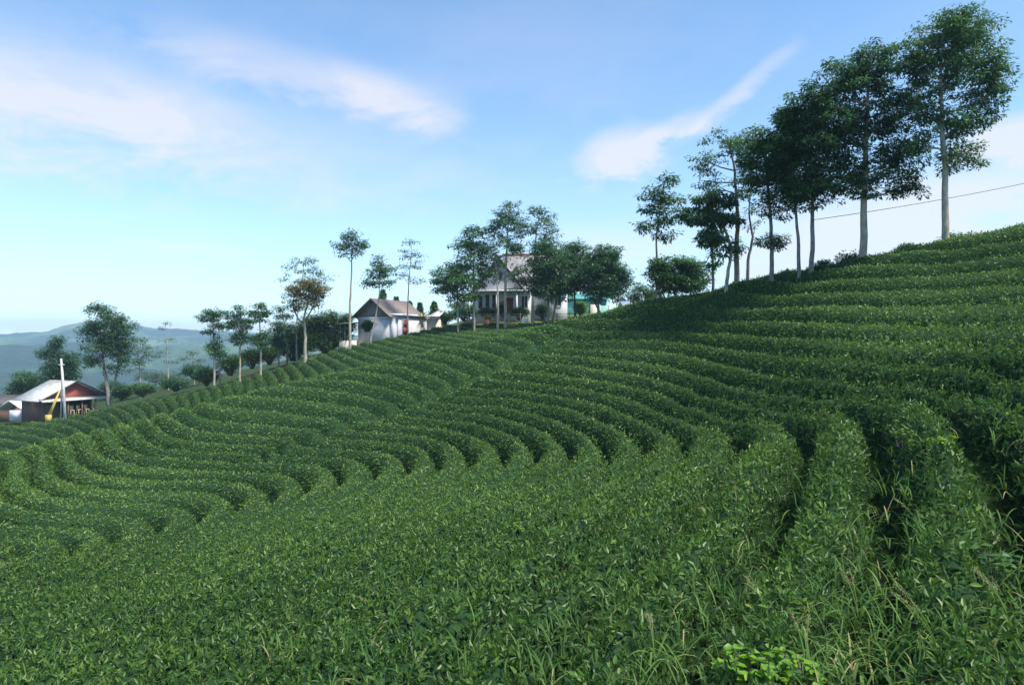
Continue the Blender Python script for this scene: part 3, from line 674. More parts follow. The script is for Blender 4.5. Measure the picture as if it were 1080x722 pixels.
# trees by the small house
G4 = 'slender trees beside the small house'
make_tree('tall pale-stemmed tree with high small crown left of the small house', [(369,364),(369,320),(371,285),(371,250)], 80,
          [(371,248,11,7),(361,258,12,7),(381,258,11,7),(371,264,14,7,.7),(363,268,9,5,.4)], 0.30, 'bark_pale', 'leaf_mid', 3, G4, ncl=90, per=30, clump=0.65, tint0=0.30, flat=0.4)
make_tree('leaning thin tree crossing the gable of the small house', [(391,357),(396,335),(400,310),(401,285)], 82,
          [(400,275,9,6),(394,288,13,7),(408,285,12,8),(400,297,17,7),(388,298,8,5,.7)], 0.32, 'bark_pale', 'leaf_dark', 2.0, G4, ncl=85, per=34, clump=0.7, tint0=0.42, flat=0.4)
make_tree('sparse see-through tree rising behind the small flat roof', [(430,352),(430,325),(431,300),(434,262)], 86,
          [(433,256,9,5,.7),(426,268,11,6,.6),(441,268,10,6,.6),(434,280,16,7,.6),(426,292,10,6,.5),(442,295,11,7,.5)], 0.28, 'bark_grey', 'leaf_pale', 1.8, G4, ncl=85, per=26, clump=0.7, tint0=0.30, flat=0.4)
make_tree('forked pale-trunked tree with brownish olive crown on the far slope edge', [(322,378),(322,355),(321,335),(325,315),(327,300)], 79,
          [(325,300,16,10),(312,308,13,11),(335,305,11,12),(325,318,18,10,.7),(308,322,8,8,.6)], 0.32, 'bark_pale', 'leaf_olive', 3.4, G4, ncl=150, per=40, clump=0.7, tint0=0.62, flat=0.45,
          forks=[([(321,345,0),(312,333,.3),(308,318,.2)], 2.2), ([(322,338,0),(329,325,.2),(334,310,.2)], 2)])
make_tree('thin airy tree whose wide wispy crown shows above the olive tree', [(313,372),(313,340),(316,310),(320,285)], 88,
          [(320,276,16,6,.8),(306,284,12,6,.6),(334,284,12,6,.6),(298,296,8,6,.4),(345,292,7,6,.4),(325,288,16,6,.5)], 0.28, 'bark_pale', 'leaf_mid', 2.2, G4, ncl=90, per=26, clump=0.65, tint0=0.40, flat=0.4)
G5 = 'young trees along the far slope edge'
make_tree('young tiered tree at the left of the cluster along the far slope edge', [(226,404),(226,375),(225,350),(224,330)], 74,
          [(222,330,11,7),(214,336,7,4),(228,340,9,6,.8),(220,350,7,5,.7),(226,368,9,9),(228,358,7,6,.6)], 0.28, 'bark_pale', 'leaf_mid', 2.3, G5, ncl=105, per=34, clump=0.55, tint0=0.40, flat=0.4)
make_tree('young thin tree directly behind the tiered tree on the slope edge', [(232,397),(232,372),(231,350),(230,330)], 80,
          [(232,332,9,5,.7),(234,345,8,5,.6),(230,372,8,8,.7)], 0.28, 'bark_grey', 'leaf_mid', 1.6, G5, ncl=45, per=30, clump=0.55, tint0=0.40, flat=0.4)
make_tree('young green tree with dense middle crown, second in the slope edge cluster', [(253,390),(253,370),(253,350),(253,330)], 77,
          [(252,328,6,6),(246,340,8,8),(257,342,9,9),(253,356,10,9),(243,332,6,6,.7)], 0.28, 'bark_pale', 'leaf_mid', 2.2, G5, ncl=115, per=36, clump=0.55, tint0=0.46, flat=0.45)
make_tree('young flat-topped tree with sky gap under its top tier on slope edge', [(275,386),(275,365),(274,345),(273,325)], 78,
          [(274,322,6,4),(268,330,8,5),(280,330,8,5),(273,338,12,3,.8),(274,358,11,8),(280,352,6,6,.6)], 0.28, 'bark_pale', 'leaf_dark', 2.4, G5, ncl=105, per=36, clump=0.55, tint0=0.46, flat=0.4)
make_tree('small bright green tree just left of the olive forked tree', [(294,380),(294,365),(293,350),(292,338)], 82,
          [(292,345,8,8),(292,358,9,8),(297,366,6,6,.6)], 0.28, 'bark_grey', 'leaf_mid', 1.8, G5, ncl=75, per=36, clump=0.55, tint0=0.5, flat=0.45)
make_tree('flat-crowned dark tree hidden partly behind the olive forked tree', [(303,378),(303,360),(300,340),(298,330)], 90,
          [(296,325,10,3),(300,333,12,4),(303,345,10,8),(310,352,12,10)], 0.3, 'bark_grey', 'leaf_dark', 2.2, G5, ncl=85, per=36, clump=0.65, tint0=0.36, flat=0.4)
# hut corner
G6 = 'trees around the wooden hut'
make_tree('large spreading tree with pale forked trunk right of the wooden hut', [(115,427),(114,412),(112,400),(108,375),(112,345)], 92,
          [(112,338,20,14),(98,350,14,14),(130,345,14,12),(112,365,24,14),(97,378,12,10),(130,372,14,14,.9),(122,355,18,14),(103,325,14,7),(120,388,12,8,.6)], 0.34, 'bark_pale', 'leaf_mid', 4, G6, ncl=330, per=46, clump=0.85, tint0=0.36, shell=0.7, flat=0.5,
          forks=[([(115,420,0),(119,405,.4),(122,385,.5),(124,365,0)], 3)])
make_tree('pale hazy tree overlapping the large spreading tree on its right', [(148,416),(148,402),(147,385),(145,365)], 104,
          [(145,362,12,10,.7),(152,375,12,10,.7),(140,385,12,8,.6),(158,366,7,6,.5)], 0.3, 'bark_pale', 'leaf_pale', 1.8, G6, ncl=90, per=30, clump=0.8, tint0=0.35)
make_tree('dark pointed tree behind the utility pole above the hut roof', [(62,430),(62,410),(62,385),(62,360)], 104,
          [(61,360,9,6),(55,372,12,10),(70,380,12,12),(58,390,16,12),(74,392,10,10),(62,400,16,8)], 0.36, 'bark_dark', 'leaf_mid', 2.5, G6, ncl=230, per=46, clump=0.9, tint0=0.30, shell=0.6)
make_tree('low rounded bushy tree behind the left end of the hut roof', [(28,432),(28,418),(28,405)], 102,
          [(28,398,16,9),(18,407,12,10),(40,404,14,10),(28,412,18,8)], 0.34, 'bark_dark', 'leaf_mid', 2.5, G6, 'tree', 'bush_tree', ncl=150, per=46, clump=0.9, tint0=0.40, shell=0.6)
make_tree('lanky umbrella-topped tree standing alone against the misty hills', [(178,411),(177,390),(176,365),(174,342)], 108,
          [(174,341,5,2,.8),(170,346,4,2,.5),(176,358,10,5,.5),(170,372,12,6,.5),(182,380,9,6,.4)], 0.28, 'bark_pale', 'leaf_pale', 1.5, G6, ncl=50, per=24, clump=0.7, tint0=0.25, flat=0.3)
make_tree('thin hazy tree with flat tufts left of the slope edge cluster', [(205,408),(205,390),(204,375)], 104,
          [(204,372,11,3,.7),(198,377,8,3,.5),(211,382,8,4,.5)], 0.28, 'bark_pale', 'leaf_pale', 1.5, G6, ncl=35, per=24, clump=0.65, tint0=0.40, flat=0.3)

# ---------------------------------------------------------------- shrubs, conifers
def make_shrub(label, u, v, y, ru, rv, leaf='leaf_mid', ncl=60, per=45, clump=0.5, size=0.26, tint0=0.4, name='shrub', group=None, lobes=None, depthf=0.9):
    s = y/F; b = P(u, v, y); root = thing(name, tuple(b), label, 'shrub', group)
    mb = MB(); clumps = []
    for (du, dv, a, c) in (lobes or [(0, -rv*0.9, ru, rv)]):
        cen = np.array([du*s, 0, -dv*s])
        for i in range(max(4, int(ncl*(a*c)/sum(q[2]*q[3] for q in (lobes or [(0, 0, ru, rv)]))))):
            d = rdir(1)[0]; q = cen+d*random.random()**0.35*np.array([a*s, a*s*depthf, c*s])*0.9
            clumps.append((q, clump*random.uniform(.6, 1.2)))
            if i % 3 == 0: mb.tube([(q[0]*0.15, q[1]*0.15, -0.6), q*0.6, q], [0.05, 0.03, 0.015], 4, cap=False)
    mb.build('stem', M['bark_dark'], root)
    V, Q, t = crown_leaves(clumps, size, per, 0.1, 0.7, tint0)
    mesh_obj('foliage', V, Q, M[leaf], root, tint=t)
    return root
GS = 'shrubs along the slope edge'
make_shrub('big dark green thicket of bushes right of the olive forked tree', 345, 368, 88, 26, 22, 'leaf_green', 330, 50, 0.8, 0.32, 0.22, lobes=[(-18,-24,16,14),(2,-28,18,14),(-5,-10,26,12),(18,-22,12,14),(20,-32,8,5)], name='thicket')
make_shrub('dark bushes under the canopy behind the olive forked tree', 310, 376, 92, 18, 14, 'leaf_dark', 190, 46, 0.8, 0.32, 0.35, lobes=[(-8,-16,16,12),(10,-26,12,12),(8,-8,16,10),(-16,-8,10,8)], name='thicket')
for (u, v, y, ru, rv, lf, t0, lb) in [
    (243, 391, 84, 14, 9, 'leaf_green', 0.3, 'yellow-green shrub behind the young tree trunks'),
    (218, 402, 84, 12, 8, 'leaf_mid', 0.3, 'dark shrub at the foot of the leftmost young trees'),
    (266, 384, 88, 14, 9, 'leaf_green', 0.15, 'mid green shrub between second and third young trees'),
    (284, 380, 88, 12, 9, 'leaf_green', 0.3, 'bright shrub left of the dark thicket'),
    (150, 414, 92, 16, 5, 'leaf_dark', 0.45, 'low dark shrub band under the pale hazy tree'),
    (185, 408, 90, 16, 5, 'leaf_mid', 0.3, 'low green shrub on the edge below the umbrella-topped tree'),
    (128, 418, 92, 8, 6, 'leaf_dark', 0.4, 'small dark shrub right of the large spreading tree trunk'),
    (118, 413, 112, 14, 6, 'leaf_mid', 0.4, 'hazy shrub behind the large spreading tree trunk'),
    (170, 402, 125, 30, 6, 'leaf_pale', 0.2, 'misty row of bushes beyond the slope edge'),
    (205, 396, 100, 14, 6, 'leaf_mid', 0.2, 'dim shrub under the thin hazy tree')]:
    make_shrub(lb, u, v, y, ru, rv, lf, 90, 42, 0.6, 0.28, t0, group=GS)
for (u, v, y, ru, rv, lb) in [(1012, 253, 31.5, 22, 3, 'flat dark shrub beside the tallest tree trunk on the skyline'), (958, 265, 33, 16, 3.5, 'low shrub on the crest between the two biggest trees'),
        (897, 279, 33.5, 14, 7, 'small rounded shrub left of the broad dark tree trunk'), (869, 284, 35, 8, 5, 'tiny layered shrub near the slim crowded trunks'), (862, 287, 34.5, 9, 3, 'small low shrub at the foot of the slim trunk'), (832, 292, 36, 10, 3.5, 'low green shrub on the crest by the tufted tree')]:
    make_shrub(lb, u, v, y, ru, rv, 'leaf_mid', 40, 30, 0.22, 0.14, 0.45, group='small shrubs on the crest')
GG = 'garden shrubs by the white house'
for (u, v, y, ru, rv, lf, t0, lb) in [
    (490, 334, 90, 16, 5, 'leaf_dark', 0.5, 'clipped dark shrub left of the white house windows'), (515, 333, 88, 10, 4, 'leaf_mid', 0.4, 'low shrub below the three tall windows'),
    (548, 333, 88, 10, 4, 'leaf_dark', 0.4, 'dark shrub right of the white house door'), (572, 332, 88, 8, 6, 'leaf_dark', 0.3, 'dark shrub between trunks at the house corner'),
    (612, 330, 86, 6, 6, 'leaf_lime', 0.2, 'yellow-green potted shrub in the yard'), (530, 331, 89, 5, 6, 'leaf_olive', 0.6, 'brownish shrub beside the white house door'),
    (470, 338, 94, 12, 5, 'leaf_green', 0.2, 'light green shrub behind the low spreading tree'), (487, 327, 104, 16, 5, 'leaf_pale', 0.6, 'pale bamboo thicket seen under the low spreading tree'),
    (676, 322, 70, 14, 12, 'leaf_green', 0.35, 'light green leafy bush between round tree and dark bush'), (690, 318, 72, 8, 6, 'leaf_pale', 0.7, 'pale bush against the sky left of the dark bush'),
    (388, 345, 84, 5, 2.5, 'leaf_dark', 0.4, 'little flat shrub before the small house window'), (366, 350, 92, 5, 6, 'leaf_lime', 0.0, 'bright green bush left of the small house wall')]:
    make_shrub(lb, u, v, y, ru, rv, lf, 70, 40, 0.5, 0.26, t0, group=GG)

def make_conifer(label, u, v, vtop, y, wd, leaf='leaf_mid'):
    s = y/F; b = P(u, v, y); root = thing('conifer', tuple(b), label, 'conifer', 'pointed conifers behind the small house'); h = (v-vtop)*s
    MB().tube([(0, 0, -2), (0, 0, h*0.95)], [0.14, 0.03], 6).build('trunk', M['bark_dark'], root)
    cl = []
    for i in range(150):
        t = random.random()**0.8; a = random.uniform(0, 6.28); r = wd*s*(1-t)*random.uniform(.5, 1)
        cl.append((np.array([math.cos(a)*r, math.sin(a)*r, h*(0.12+0.88*t)]), 0.55*(1.1-t*.7)))
    V, Q, t = crown_leaves(cl, 0.32, 34, 0.3, 0.6, 0.55); mesh_obj('crown', V, Q, M[leaf], root, tint=t)
make_conifer('tallest dark pointed conifer directly behind the small house roof', 404, 345, 305, 112, 10, 'leaf_green')
make_conifer('second conifer, broader, behind the flat roof edge', 418, 345, 313, 114, 8, 'leaf_green')
make_conifer('third green conifer behind the sparse see-through tree', 432, 345, 318, 116, 7, 'leaf_green')
make_conifer('smallest narrow conifer right of the other conifers', 443, 344, 319, 118, 4)
make_conifer('soft rounded conifer nearest the white house garden', 458, 342, 318, 115, 8, 'leaf_green')

# dry palm-like plant between small roofs
def frond_plant(label, u, v, y, n, ln, mat, tint, name='spiky_plant', cat='plant', group=None, stem=0.3, w=0.05):
    b = P(u, v, y); root = thing(name, tuple(b), label, cat, group)
    MB().tube([(0, 0, -0.6), (0, 0, stem)], [0.07, 0.05], 6).build('stem', M['bark_dark'], root)
    V = []; Q = []
    for i in range(n):
        a = random.uniform(0, 6.28); e0 = random.uniform(0.7, 1.4); l = ln*random.uniform(.7, 1.1)
        p = np.array([0, 0, stem]); el = e0; pts = [p]
        for k in range(5):
            p = p+np.array([math.cos(a)*math.cos(el), math.sin(a)*math.cos(el), math.sin(el)])*l/5; pts.append(p); el -= 0.33
        sd = np.array([-math.sin(a), math.cos(a), 0])
        for k, p in enumerate(pts):
            ww = w*(1-k/5.2)*(0.6+0.4*min(k, 1)); V += [p-sd*ww, p+sd*ww]
        o = len(V)-12
        Q += [(o+2*k, o+2*k+1, o+2*k+3, o+2*k+2) for k in range(5)]
    mesh_obj('fronds', np.array(V), np.array(Q), M[mat], root, tint=np.full(len(V), tint))
frond_plant('dry yellowish spiky palm between the small house and annex', 446, 341, 90, 40, 2.0, 'leaf_olive', 1.0, w=0.09, stem=0.6)
frond_plant('dark spiky garden palm left of the three tall windows', 498, 331, 90, 36, 1.5, 'leaf_dark', 0.5, w=0.09, stem=0.5)

# ---------------------------------------------------------------- buildings
M['wall_blue'] = mat_basic('plaster_pale_blue', (0.66, 0.66, 0.68), rough=0.85, spec=0.2, var=0.1, scale=0.9, stain=(0.46, 0.45, 0.43))
M['wall_white'] = mat_basic('plaster_white', (0.70, 0.69, 0.67), rough=0.85, spec=0.2, var=0.06, scale=1.3, stain=(0.58, 0.60, 0.64))
M['wall_cream'] = mat_basic('plaster_cream', (0.62, 0.55, 0.46), rough=0.85, spec=0.2, var=0.1, scale=1.5)
M['wood_grey'] = mat_basic('weathered_gable_boards', (0.26, 0.24, 0.21), rough=0.85, spec=0.15, var=0.35, scale=4, stretch=(8, 8, 0.4))
M['wood_brown'] = mat_basic('brown_wood_boards', (0.16, 0.10, 0.075), rough=0.8, spec=0.2, var=0.4, scale=3, stretch=(8, 8, 0.4))
M['roof_brown'] = mat_basic('brown_roof_sheet', (0.25, 0.20, 0.17), rough=0.75, var=0.25, scale=3)
M['roof_pale'] = mat_basic('pale_roof_tiles', (0.44, 0.41, 0.41), rough=0.85, spec=0.1, var=0.15, scale=2, stain=(0.27, 0.25, 0.25))
M['roof_red'] = mat_basic('red_ridge_tiles', (0.38, 0.13, 0.10), rough=0.7, var=0.2, scale=4)
M['roof_white'] = mat_basic('white_metal_roof', (0.60, 0.59, 0.56), rough=0.7, spec=0.2, var=0.12, scale=1.2, stain=(0.36, 0.33, 0.29), stretch=(0.5, 3, 3))
M['trim_white'] = mat_basic('white_trim', (0.75, 0.76, 0.78), rough=0.6, var=0.05)
M['trim_dark'] = mat_basic('dark_trim', (0.10, 0.09, 0.09), rough=0.7, var=0.2)
M['door_red'] = mat_basic('dark_red_door', (0.23, 0.045, 0.04), rough=0.5, var=0.15, scale=2)
M['shutter'] = mat_basic('reddish_brown_shutter', (0.25, 0.12, 0.09), rough=0.6, var=0.2, scale=3)
M['glass'] = mat_basic('dark_window_glass', (0.02, 0.025, 0.035), rough=0.08, spec=0.8, var=0.1)
M['inside'] = mat_basic('dark_interior', (0.03, 0.028, 0.028), rough=0.9, var=0.3)
M['teal'] = mat_basic('teal_paint', (0.10, 0.34, 0.30), rough=0.7, var=0.15, scale=1.5)
M['mint'] = mat_basic('mint_paint', (0.42, 0.72, 0.60), rough=0.7, var=0.1, scale=1.5)
M['tarp'] = mat_basic('white_tarpaulin', (0.74, 0.77, 0.82), rough=0.6, var=0.08, scale=1)
M['bluegrey'] = mat_basic('pale_blue_sheet', (0.55, 0.64, 0.78), rough=0.5, var=0.12, scale=1.5)
M['red_gable'] = mat_basic('red_gable_sheet', (0.40, 0.11, 0.085), rough=0.65, var=0.15, scale=2)
M['yellow'] = mat_basic('yellow_cloth', (0.52, 0.38, 0.10), rough=0.7, var=0.1)
M['chair_cream'] = mat_basic('cream_chair_cover', (0.62, 0.50, 0.32), rough=0.8, var=0.1)
M['concrete'] = mat_basic('concrete_pole', (0.62, 0.60, 0.56), rough=0.85, var=0.12, scale=2, stain=(0.42, 0.41, 0.38))
M['wire'] = mat_basic('black_cable', (0.08, 0.085, 0.09), rough=0.6, var=0.1)
M['fence_wood'] = mat_basic('grey_fence_wood', (0.28, 0.25, 0.21), rough=0.9, var=0.3)
M['lawn'] = mat_basic('yard_lawn', (0.075, 0.13, 0.035), rough=0.95, spec=0.1, var=0.5, scale=1.2, stain=(0.12, 0.09, 0.04))
M['terracotta'] = mat_basic('terracotta_pot', (0.45, 0.19, 0.10), rough=0.8, var=0.2)

def gable_roof(mb, x0, x1, y0, y1, ze, zr, th=0.12, axis='y'):
    """two sloped slabs; ridge runs along axis"""
    if axis == 'y':
        xm = (x0+x1)/2
        for (a, b) in ((x0, xm), (xm, x1)):
            za, zb = (ze, zr) if a == x0 else (zr, ze)
            mb.hexa([(a, y0, za), (b, y0, zb), (b, y1, zb), (a, y1, za), (a, y0, za+th), (b, y0, zb+th), (b, y1, zb+th), (a, y1, za+th)])
    else:
        ym = (y0+y1)/2
        for (a, b) in ((y0, ym), (ym, y1)):
            za, zb = (ze, zr) if a == y0 else (zr, ze)
            mb.hexa([(x0, a, za), (x1, a, za), (x1, b, zb), (x0, b, zb), (x0, a, za+th), (x1, a, za+th), (x1, b, zb+th), (x0, b, zb+th)])
    return mb
def prism(mb, x0, x1, y0, y1, z0, z1):
    xm = (x0+x1)/2
    mb.add([(x0,y0,z0),(x1,y0,z0),(xm,y0,z1),(x0,y1,z0),(x1,y1,z0),(xm,y1,z1)], [(0,3,4,1),(1,4,5,2),(2,5,3,0)], [(0,1,2),(3,5,4)])
    return mb
def window(parent, x0, x1, y, z0, z1, fm='trim_white', pm='glass', name='window', face='y', mull=True):
    """frame proud of the wall by 4 cm with recessed pane; face 'y': wall faces -y; 'x': wall faces +x"""
    def bx(mb, a0, a1, d0, d1, b0, b1):
        if face == 'y': mb.box(a0, a1, y-d1, y-d0, b0, b1)
        else: mb.box(y+d0, y+d1, a0, a1, b0, b1)
    f = MB(); t = 0.08
    bx(f, x0-t, x0, 0.0, 0.06, z0-t, z1+t); bx(f, x1, x1+t, 0.0, 0.06, z0-t, z1+t)
    bx(f, x0, x1, 0.0, 0.06, z1, z1+t); bx(f, x0, x1, 0.0, 0.09, z0-t, z0)
    if mull: bx(f, (x0+x1)/2-0.03, (x0+x1)/2+0.03, 0.022, 0.05, z0, z1)
    fr = f.build(name, M[fm], parent)
    p = MB(); bx(p, x0, x1, 0.004, 0.02, z0, z1); p.build('pane', M[pm], fr)
    return fr
def door(parent, x0, x1, y, z0, z1, face='y', mat='door_red', fm='trim_white'):
    def bx(mb, a0, a1, d0, d1, b0, b1):
        if face == 'y': mb.box(a0, a1, y-d1, y-d0, b0, b1)
        else: mb.box(y+d0, y+d1, a0, a1, b0, b1)
    d = MB(); bx(d, x0, x1, 0.0, 0.03, z0, z1)
    bx(d, x0+0.12, x1-0.12, 0.032, 0.045, z0+0.2, z0+0.9); bx(d, x0+0.12, x1-0.12, 0.032, 0.045, z0+1.1, z1-0.15)
    o = d.build('door', M[mat], parent)
    f = MB(); bx(f, x0-0.08, x0-0.002, 0.0, 0.06, z0, z1+0.08); bx(f, x1+0.002, x1+0.08, 0.0, 0.06, z0, z1+0.08); bx(f, x0-0.002, x1+0.002, 0.0, 0.06, z1+0.002, z1+0.08)
    f.build('door_frame', M[fm], o)
    h = MB(); bx(h, x1-0.16, x1-0.12, 0.03, 0.09, z0+1.0, z0+1.1); h.build('handle', M['trim_dark'], o)

# --- small house: local x along gable wall (left -> corner), origin = near corner, walls face -y (gable) and +x (door side)
b = P(410, 357.5, 86)
sh = thing('small_house', tuple(b), 'small pale blue house with brown gable roof and dark red door', 'house', rz=R(-27))
W_, D_ = 4.9, 7.0
MB().box(-W_, 0, 0, D_, -1.5, 2.85).build('wall', M['wall_blue'], sh)
prism(MB(), -W_+0.02, -0.02, 0.02, D_-0.02, 2.9, 5.0).build('gable', M['wood_grey'], sh)
rf = gable_roof(MB(), -W_-0.6, 0.6, -0.55, D_+0.5, 2.72, 5.1, 0.1).build('roof', M['roof_brown'], sh)
mb = MB(); 
for s_ in (0, 1):
    x0, x1, za, zb = ((-W_-0.62, -W_/2, 2.66, 5.06) if s_ == 0 else (-W_/2, 0.62, 5.06, 2.66))
    mb.hexa([(x0, -0.62, za-0.05), (x1, -0.62, zb-0.05), (x1, -0.555, zb-0.05), (x0, -0.555, za-0.05), (x0, -0.62, za+0.17), (x1, -0.62, zb+0.17), (x1, -0.555, zb+0.17), (x0, -0.555, za+0.17)])
mb.build('bargeboard', M['trim_dark'], rf)
MB().box(-W_-0.1, -0.003, -0.12, -0.003, 2.55, 2.68).build('ledge', M['trim_white'], sh)
window(sh, -W_+1.15, -W_+1.95, 0, 1.0, 2.35, fm='shutter', pm='shutter')
# flat-roofed side room with the red door
MB().box(0.003, 0.9, 0.3, 6.9, -1.5, 2.9).box(0.903, 1.2, 0.5, 6.7, -1.5, 2.7).build('side_room', M['wall_blue'], sh)
MB().box(-0.1, 1.5, 0.05, 7.1, 2.93, 3.2).build('flat_roof', M['trim_white'], sh)
door(sh, 1.3, 2.3, 1.2, 0.5, 2.45, face='x')
MB().box(0.003, 0.9, 0.18, 0.29, -1.5, 2.92).build('corner_pier', M['wall_white'], sh)
# low porch wall on the left of the small house
b = P(366, 362, 87)
pw = thing('porch', tuple(b), 'low brick porch with thin posts left of the small blue house', 'porch')
MB().box(-1.0, 1.0, 0, 2.5, -1.5, 0.35).build('floor_slab', M['wall_cream'], pw)
for x in (-0.9, -0.3, 0.3): MB().tube([(x, 0.1, 0.35), (x, 0.1, 2.4)], 0.045, 6).build('post', M['concrete'], pw)
MB().hexa([(-1.4, -0.4, 2.35), (1.0, -0.4, 2.6), (1.0, 2.8, 2.6), (-1.4, 2.8, 2.35), (-1.4, -0.4, 2.45), (1.0, -0.4, 2.7), (1.0, 2.8, 2.7), (-1.4, 2.8, 2.45)]).build('roof', M['roof_brown'], pw)

b = P(450, 346, 92)
an = thing('annex', tuple(b), 'low cream annex with small pale roof right of the small house', 'outbuilding', rz=R(-15))
MB().box(-1.8, 1.6, 0, 3.5, -1.5, 1.15).build('wall', M['wall_cream'], an)
MB().hexa([(-2.0, -0.3, 1.15), (0.2, -0.3, 1.2), (0.2, 3.6, 1.5), (-2.0, 3.6, 1.45), (-2.0, -0.3, 1.25), (0.2, -0.3, 1.3), (0.2, 3.6, 1.6), (-2.0, 3.6, 1.55)]).build('roof', M['roof_brown'], an)
MB().hexa([(0.3, -0.4, 1.5), (2.0, -0.4, 1.5), (1.7, 2.6, 2.4), (0.6, 2.6, 2.4), (0.3, -0.4, 1.6), (2.0, -0.4, 1.6), (1.7, 2.6, 2.5), (0.6, 2.6, 2.5)]).build('upper_roof', M['roof_white'], an)
MB().box(0.5, 1.5, 0.01, 2.4, 1.16, 1.5).build('upper_wall', M['wall_white'], an)
MB().box(-1.2, -0.5, -0.03, -0.003, 0.2, 0.95).build('opening', M['inside'], an)

# --- white house
b = P(527, 331, 92)
wh = thing('white_house', tuple(b), 'large white house with tall front gable and pale tiled roof behind trees', 'house', rz=R(-8))
s = 92/F
xl, xr = -3.6, 4.1
MB().box(xl, xr, 0, 9, -2.0, 3.05).build('wall', M['wall_white'], wh)
prism(MB(), -3.3, 3.1, -0.25, 8.8, 3.12, 7.35).build('gable', M['wall_white'], wh)
rf = gable_roof(MB(), -3.75, 3.55, -0.65, 9.2, 2.95, 7.55, 0.13).build('gable_roof', M['roof_pale'], wh)
mb = MB()
for (x0, x1, za, zb) in ((-3.8, -0.1, 2.85, 7.5), (-0.1, 3.6, 7.5, 2.85)):
    mb.hexa([(x0, -0.76, za), (x1, -0.76, zb), (x1, -0.66, zb), (x0, -0.66, za), (x0, -0.76, za+0.28), (x1, -0.76, zb+0.28), (x1, -0.66, zb+0.28), (x0, -0.66, za+0.28)])
mb.build('bargeboard', M['trim_dark'], rf)
MB().hexa([(xl-0.7, -1.5, 2.95), (xr+0.7, -1.5, 2.95), (xr+0.5, 0.0, 3.1), (xl-0.5, 0.0, 3.1), (xl-0.7, -1.5, 3.08), (xr+0.7, -1.5, 3.08), (xr+0.5, 0.0, 3.24), (xl-0.5, 0.0, 3.24)]).build('canopy', M['trim_white'], wh)
for x in (-2.9, -1.95, -1.0): window(wh, x, x+0.55, 0, 0.75, 2.6, mull=False)
door(wh, 0.95, 1.85, 0, 0.05, 2.2)
window(wh, 3.0, 3.75, 0, 0.7, 2.35)
for x in (-3.9, -0.2, 2.5, 4.5): MB().box(x-0.1, x+0.1, -1.35, -1.15, -1.2, 2.93).build('column', M['trim_white'], wh)
# main body behind with long pale roof and red ridge, plus right wing
MB().box(0.6, 8.6, 2.0, 8.2, -2.0, 3.6).build('main_wall', M['wall_white'], wh)
rf2 = gable_roof(MB(), -0.2, 9.1, 1.2, 9.0, 3.3, 8.4, 0.14, axis='x').build('main_roof', M['roof_pale'], wh)
MB().tube([(-0.25, 5.1, 8.58), (9.15, 5.1, 8.58)], 0.17, 6).build('ridge_cap', M['roof_red'], rf2)
mb = MB(); ym = 5.1
for x0 in (8.45, 0.1): mb.add([(x0, 2.05, 3.6), (x0, 8.15, 3.6), (x0, ym, 8.1), (x0+0.15, 2.05, 3.6), (x0+0.15, 8.15, 3.6), (x0+0.15, ym, 8.1)], [(0,1,4,3),(1,2,5,4),(2,0,3,5)], [(0,2,1),(3,4,5)])
mb.build('end_gable', M['wall_white'], wh)
MB().box(6.2, 9.0, 0.4, 1.99, -2.0, 3.2).build('wing_wall', M['wall_white'], wh)
MB().hexa([(5.9, -0.1, 3.2), (9.4, -0.1, 3.2), (9.4, 2.4, 3.75), (5.9, 2.4, 3.75), (5.9, -0.1, 3.33), (9.4, -0.1, 3.33), (9.4, 2.4, 3.88), (5.9, 2.4, 3.88)]).build('wing_roof', M['roof_pale'], wh)
window(wh, 7.4, 8.2, 0.4, 1.0, 2.4)
window(wh, -0.55, 0.35, -0.25, 4.4, 5.5)

# teal building etc.
b = P(618, 331, 96)
tb = thing('teal_building', tuple(b), 'low teal building with pale roof seen under the round trees', 'building')
MB().box(-3.2, 2.9, 0, 5, -2, 2.1).build('wall', M['teal'], tb)
MB().box(0.6, 1.9, -0.5, -0.003, -2, 1.3).build('porch_wall', M['wall_cream'], tb)
gable_roof(MB(), -3.5, 3.2, -0.4, 5.4, 2.05, 2.9, 0.1, axis='x').build('roof', M['teal'], tb)
window(tb, -1.6, -0.7, 0, 0.7, 1.6, fm='mint')
b = P(650, 332, 92)
mf = thing('mint_wall', tuple(b), 'bright mint green yard wall right of the round trees', 'wall')
MB().box(-2.2, 1.7, 0, 0.18, -2, 1.25).build('panel', M['mint'], mf)
for x in (-2.3, -0.9, 0.5, 1.8): MB().box(x-0.1, x+0.1, -0.05, 0.23, -2, 1.45).build('post', M['trim_white'], mf)
b = P(656, 326, 100)
wg = thing('white_outhouse', tuple(b), 'narrow white outhouse with pointed roof behind the mint wall', 'outhouse')
MB().box(-0.65, 0.65, 0, 1.6, -2, 1.1).build('wall', M['wall_white'], wg)
prism(MB(), -0.65, 0.65, 0.003, 1.597, 1.103, 1.7).build('gable', M['wall_white'], wg)
gable_roof(MB(), -0.8, 0.8, -0.15, 1.75, 1.0, 1.75, 0.08).build('roof', M['roof_white'], wg)
MB().box(-0.25, 0.25, -0.03, -0.003, -0.5, 0.7).build('door', M['mint'], wg)
b = P(680, 326, 88)
bg_ = thing('long_pale_shed', tuple(b), 'long low shed with pale blue metal roof between round trees and dark bush', 'shed')
MB().box(-2.6, 3.4, 0, 4, -2, 0.45).build('wall', M['wall_white'], bg_)
gable_roof(MB(), -2.9, 3.7, -0.4, 4.4, 0.4, 1.1, 0.08, axis='x').build('roof', M['bluegrey'], bg_)
for x in (-1.8, 0.2, 2.2): window(bg_, x, x+0.6, 0, -0.3, 0.3, mull=False)

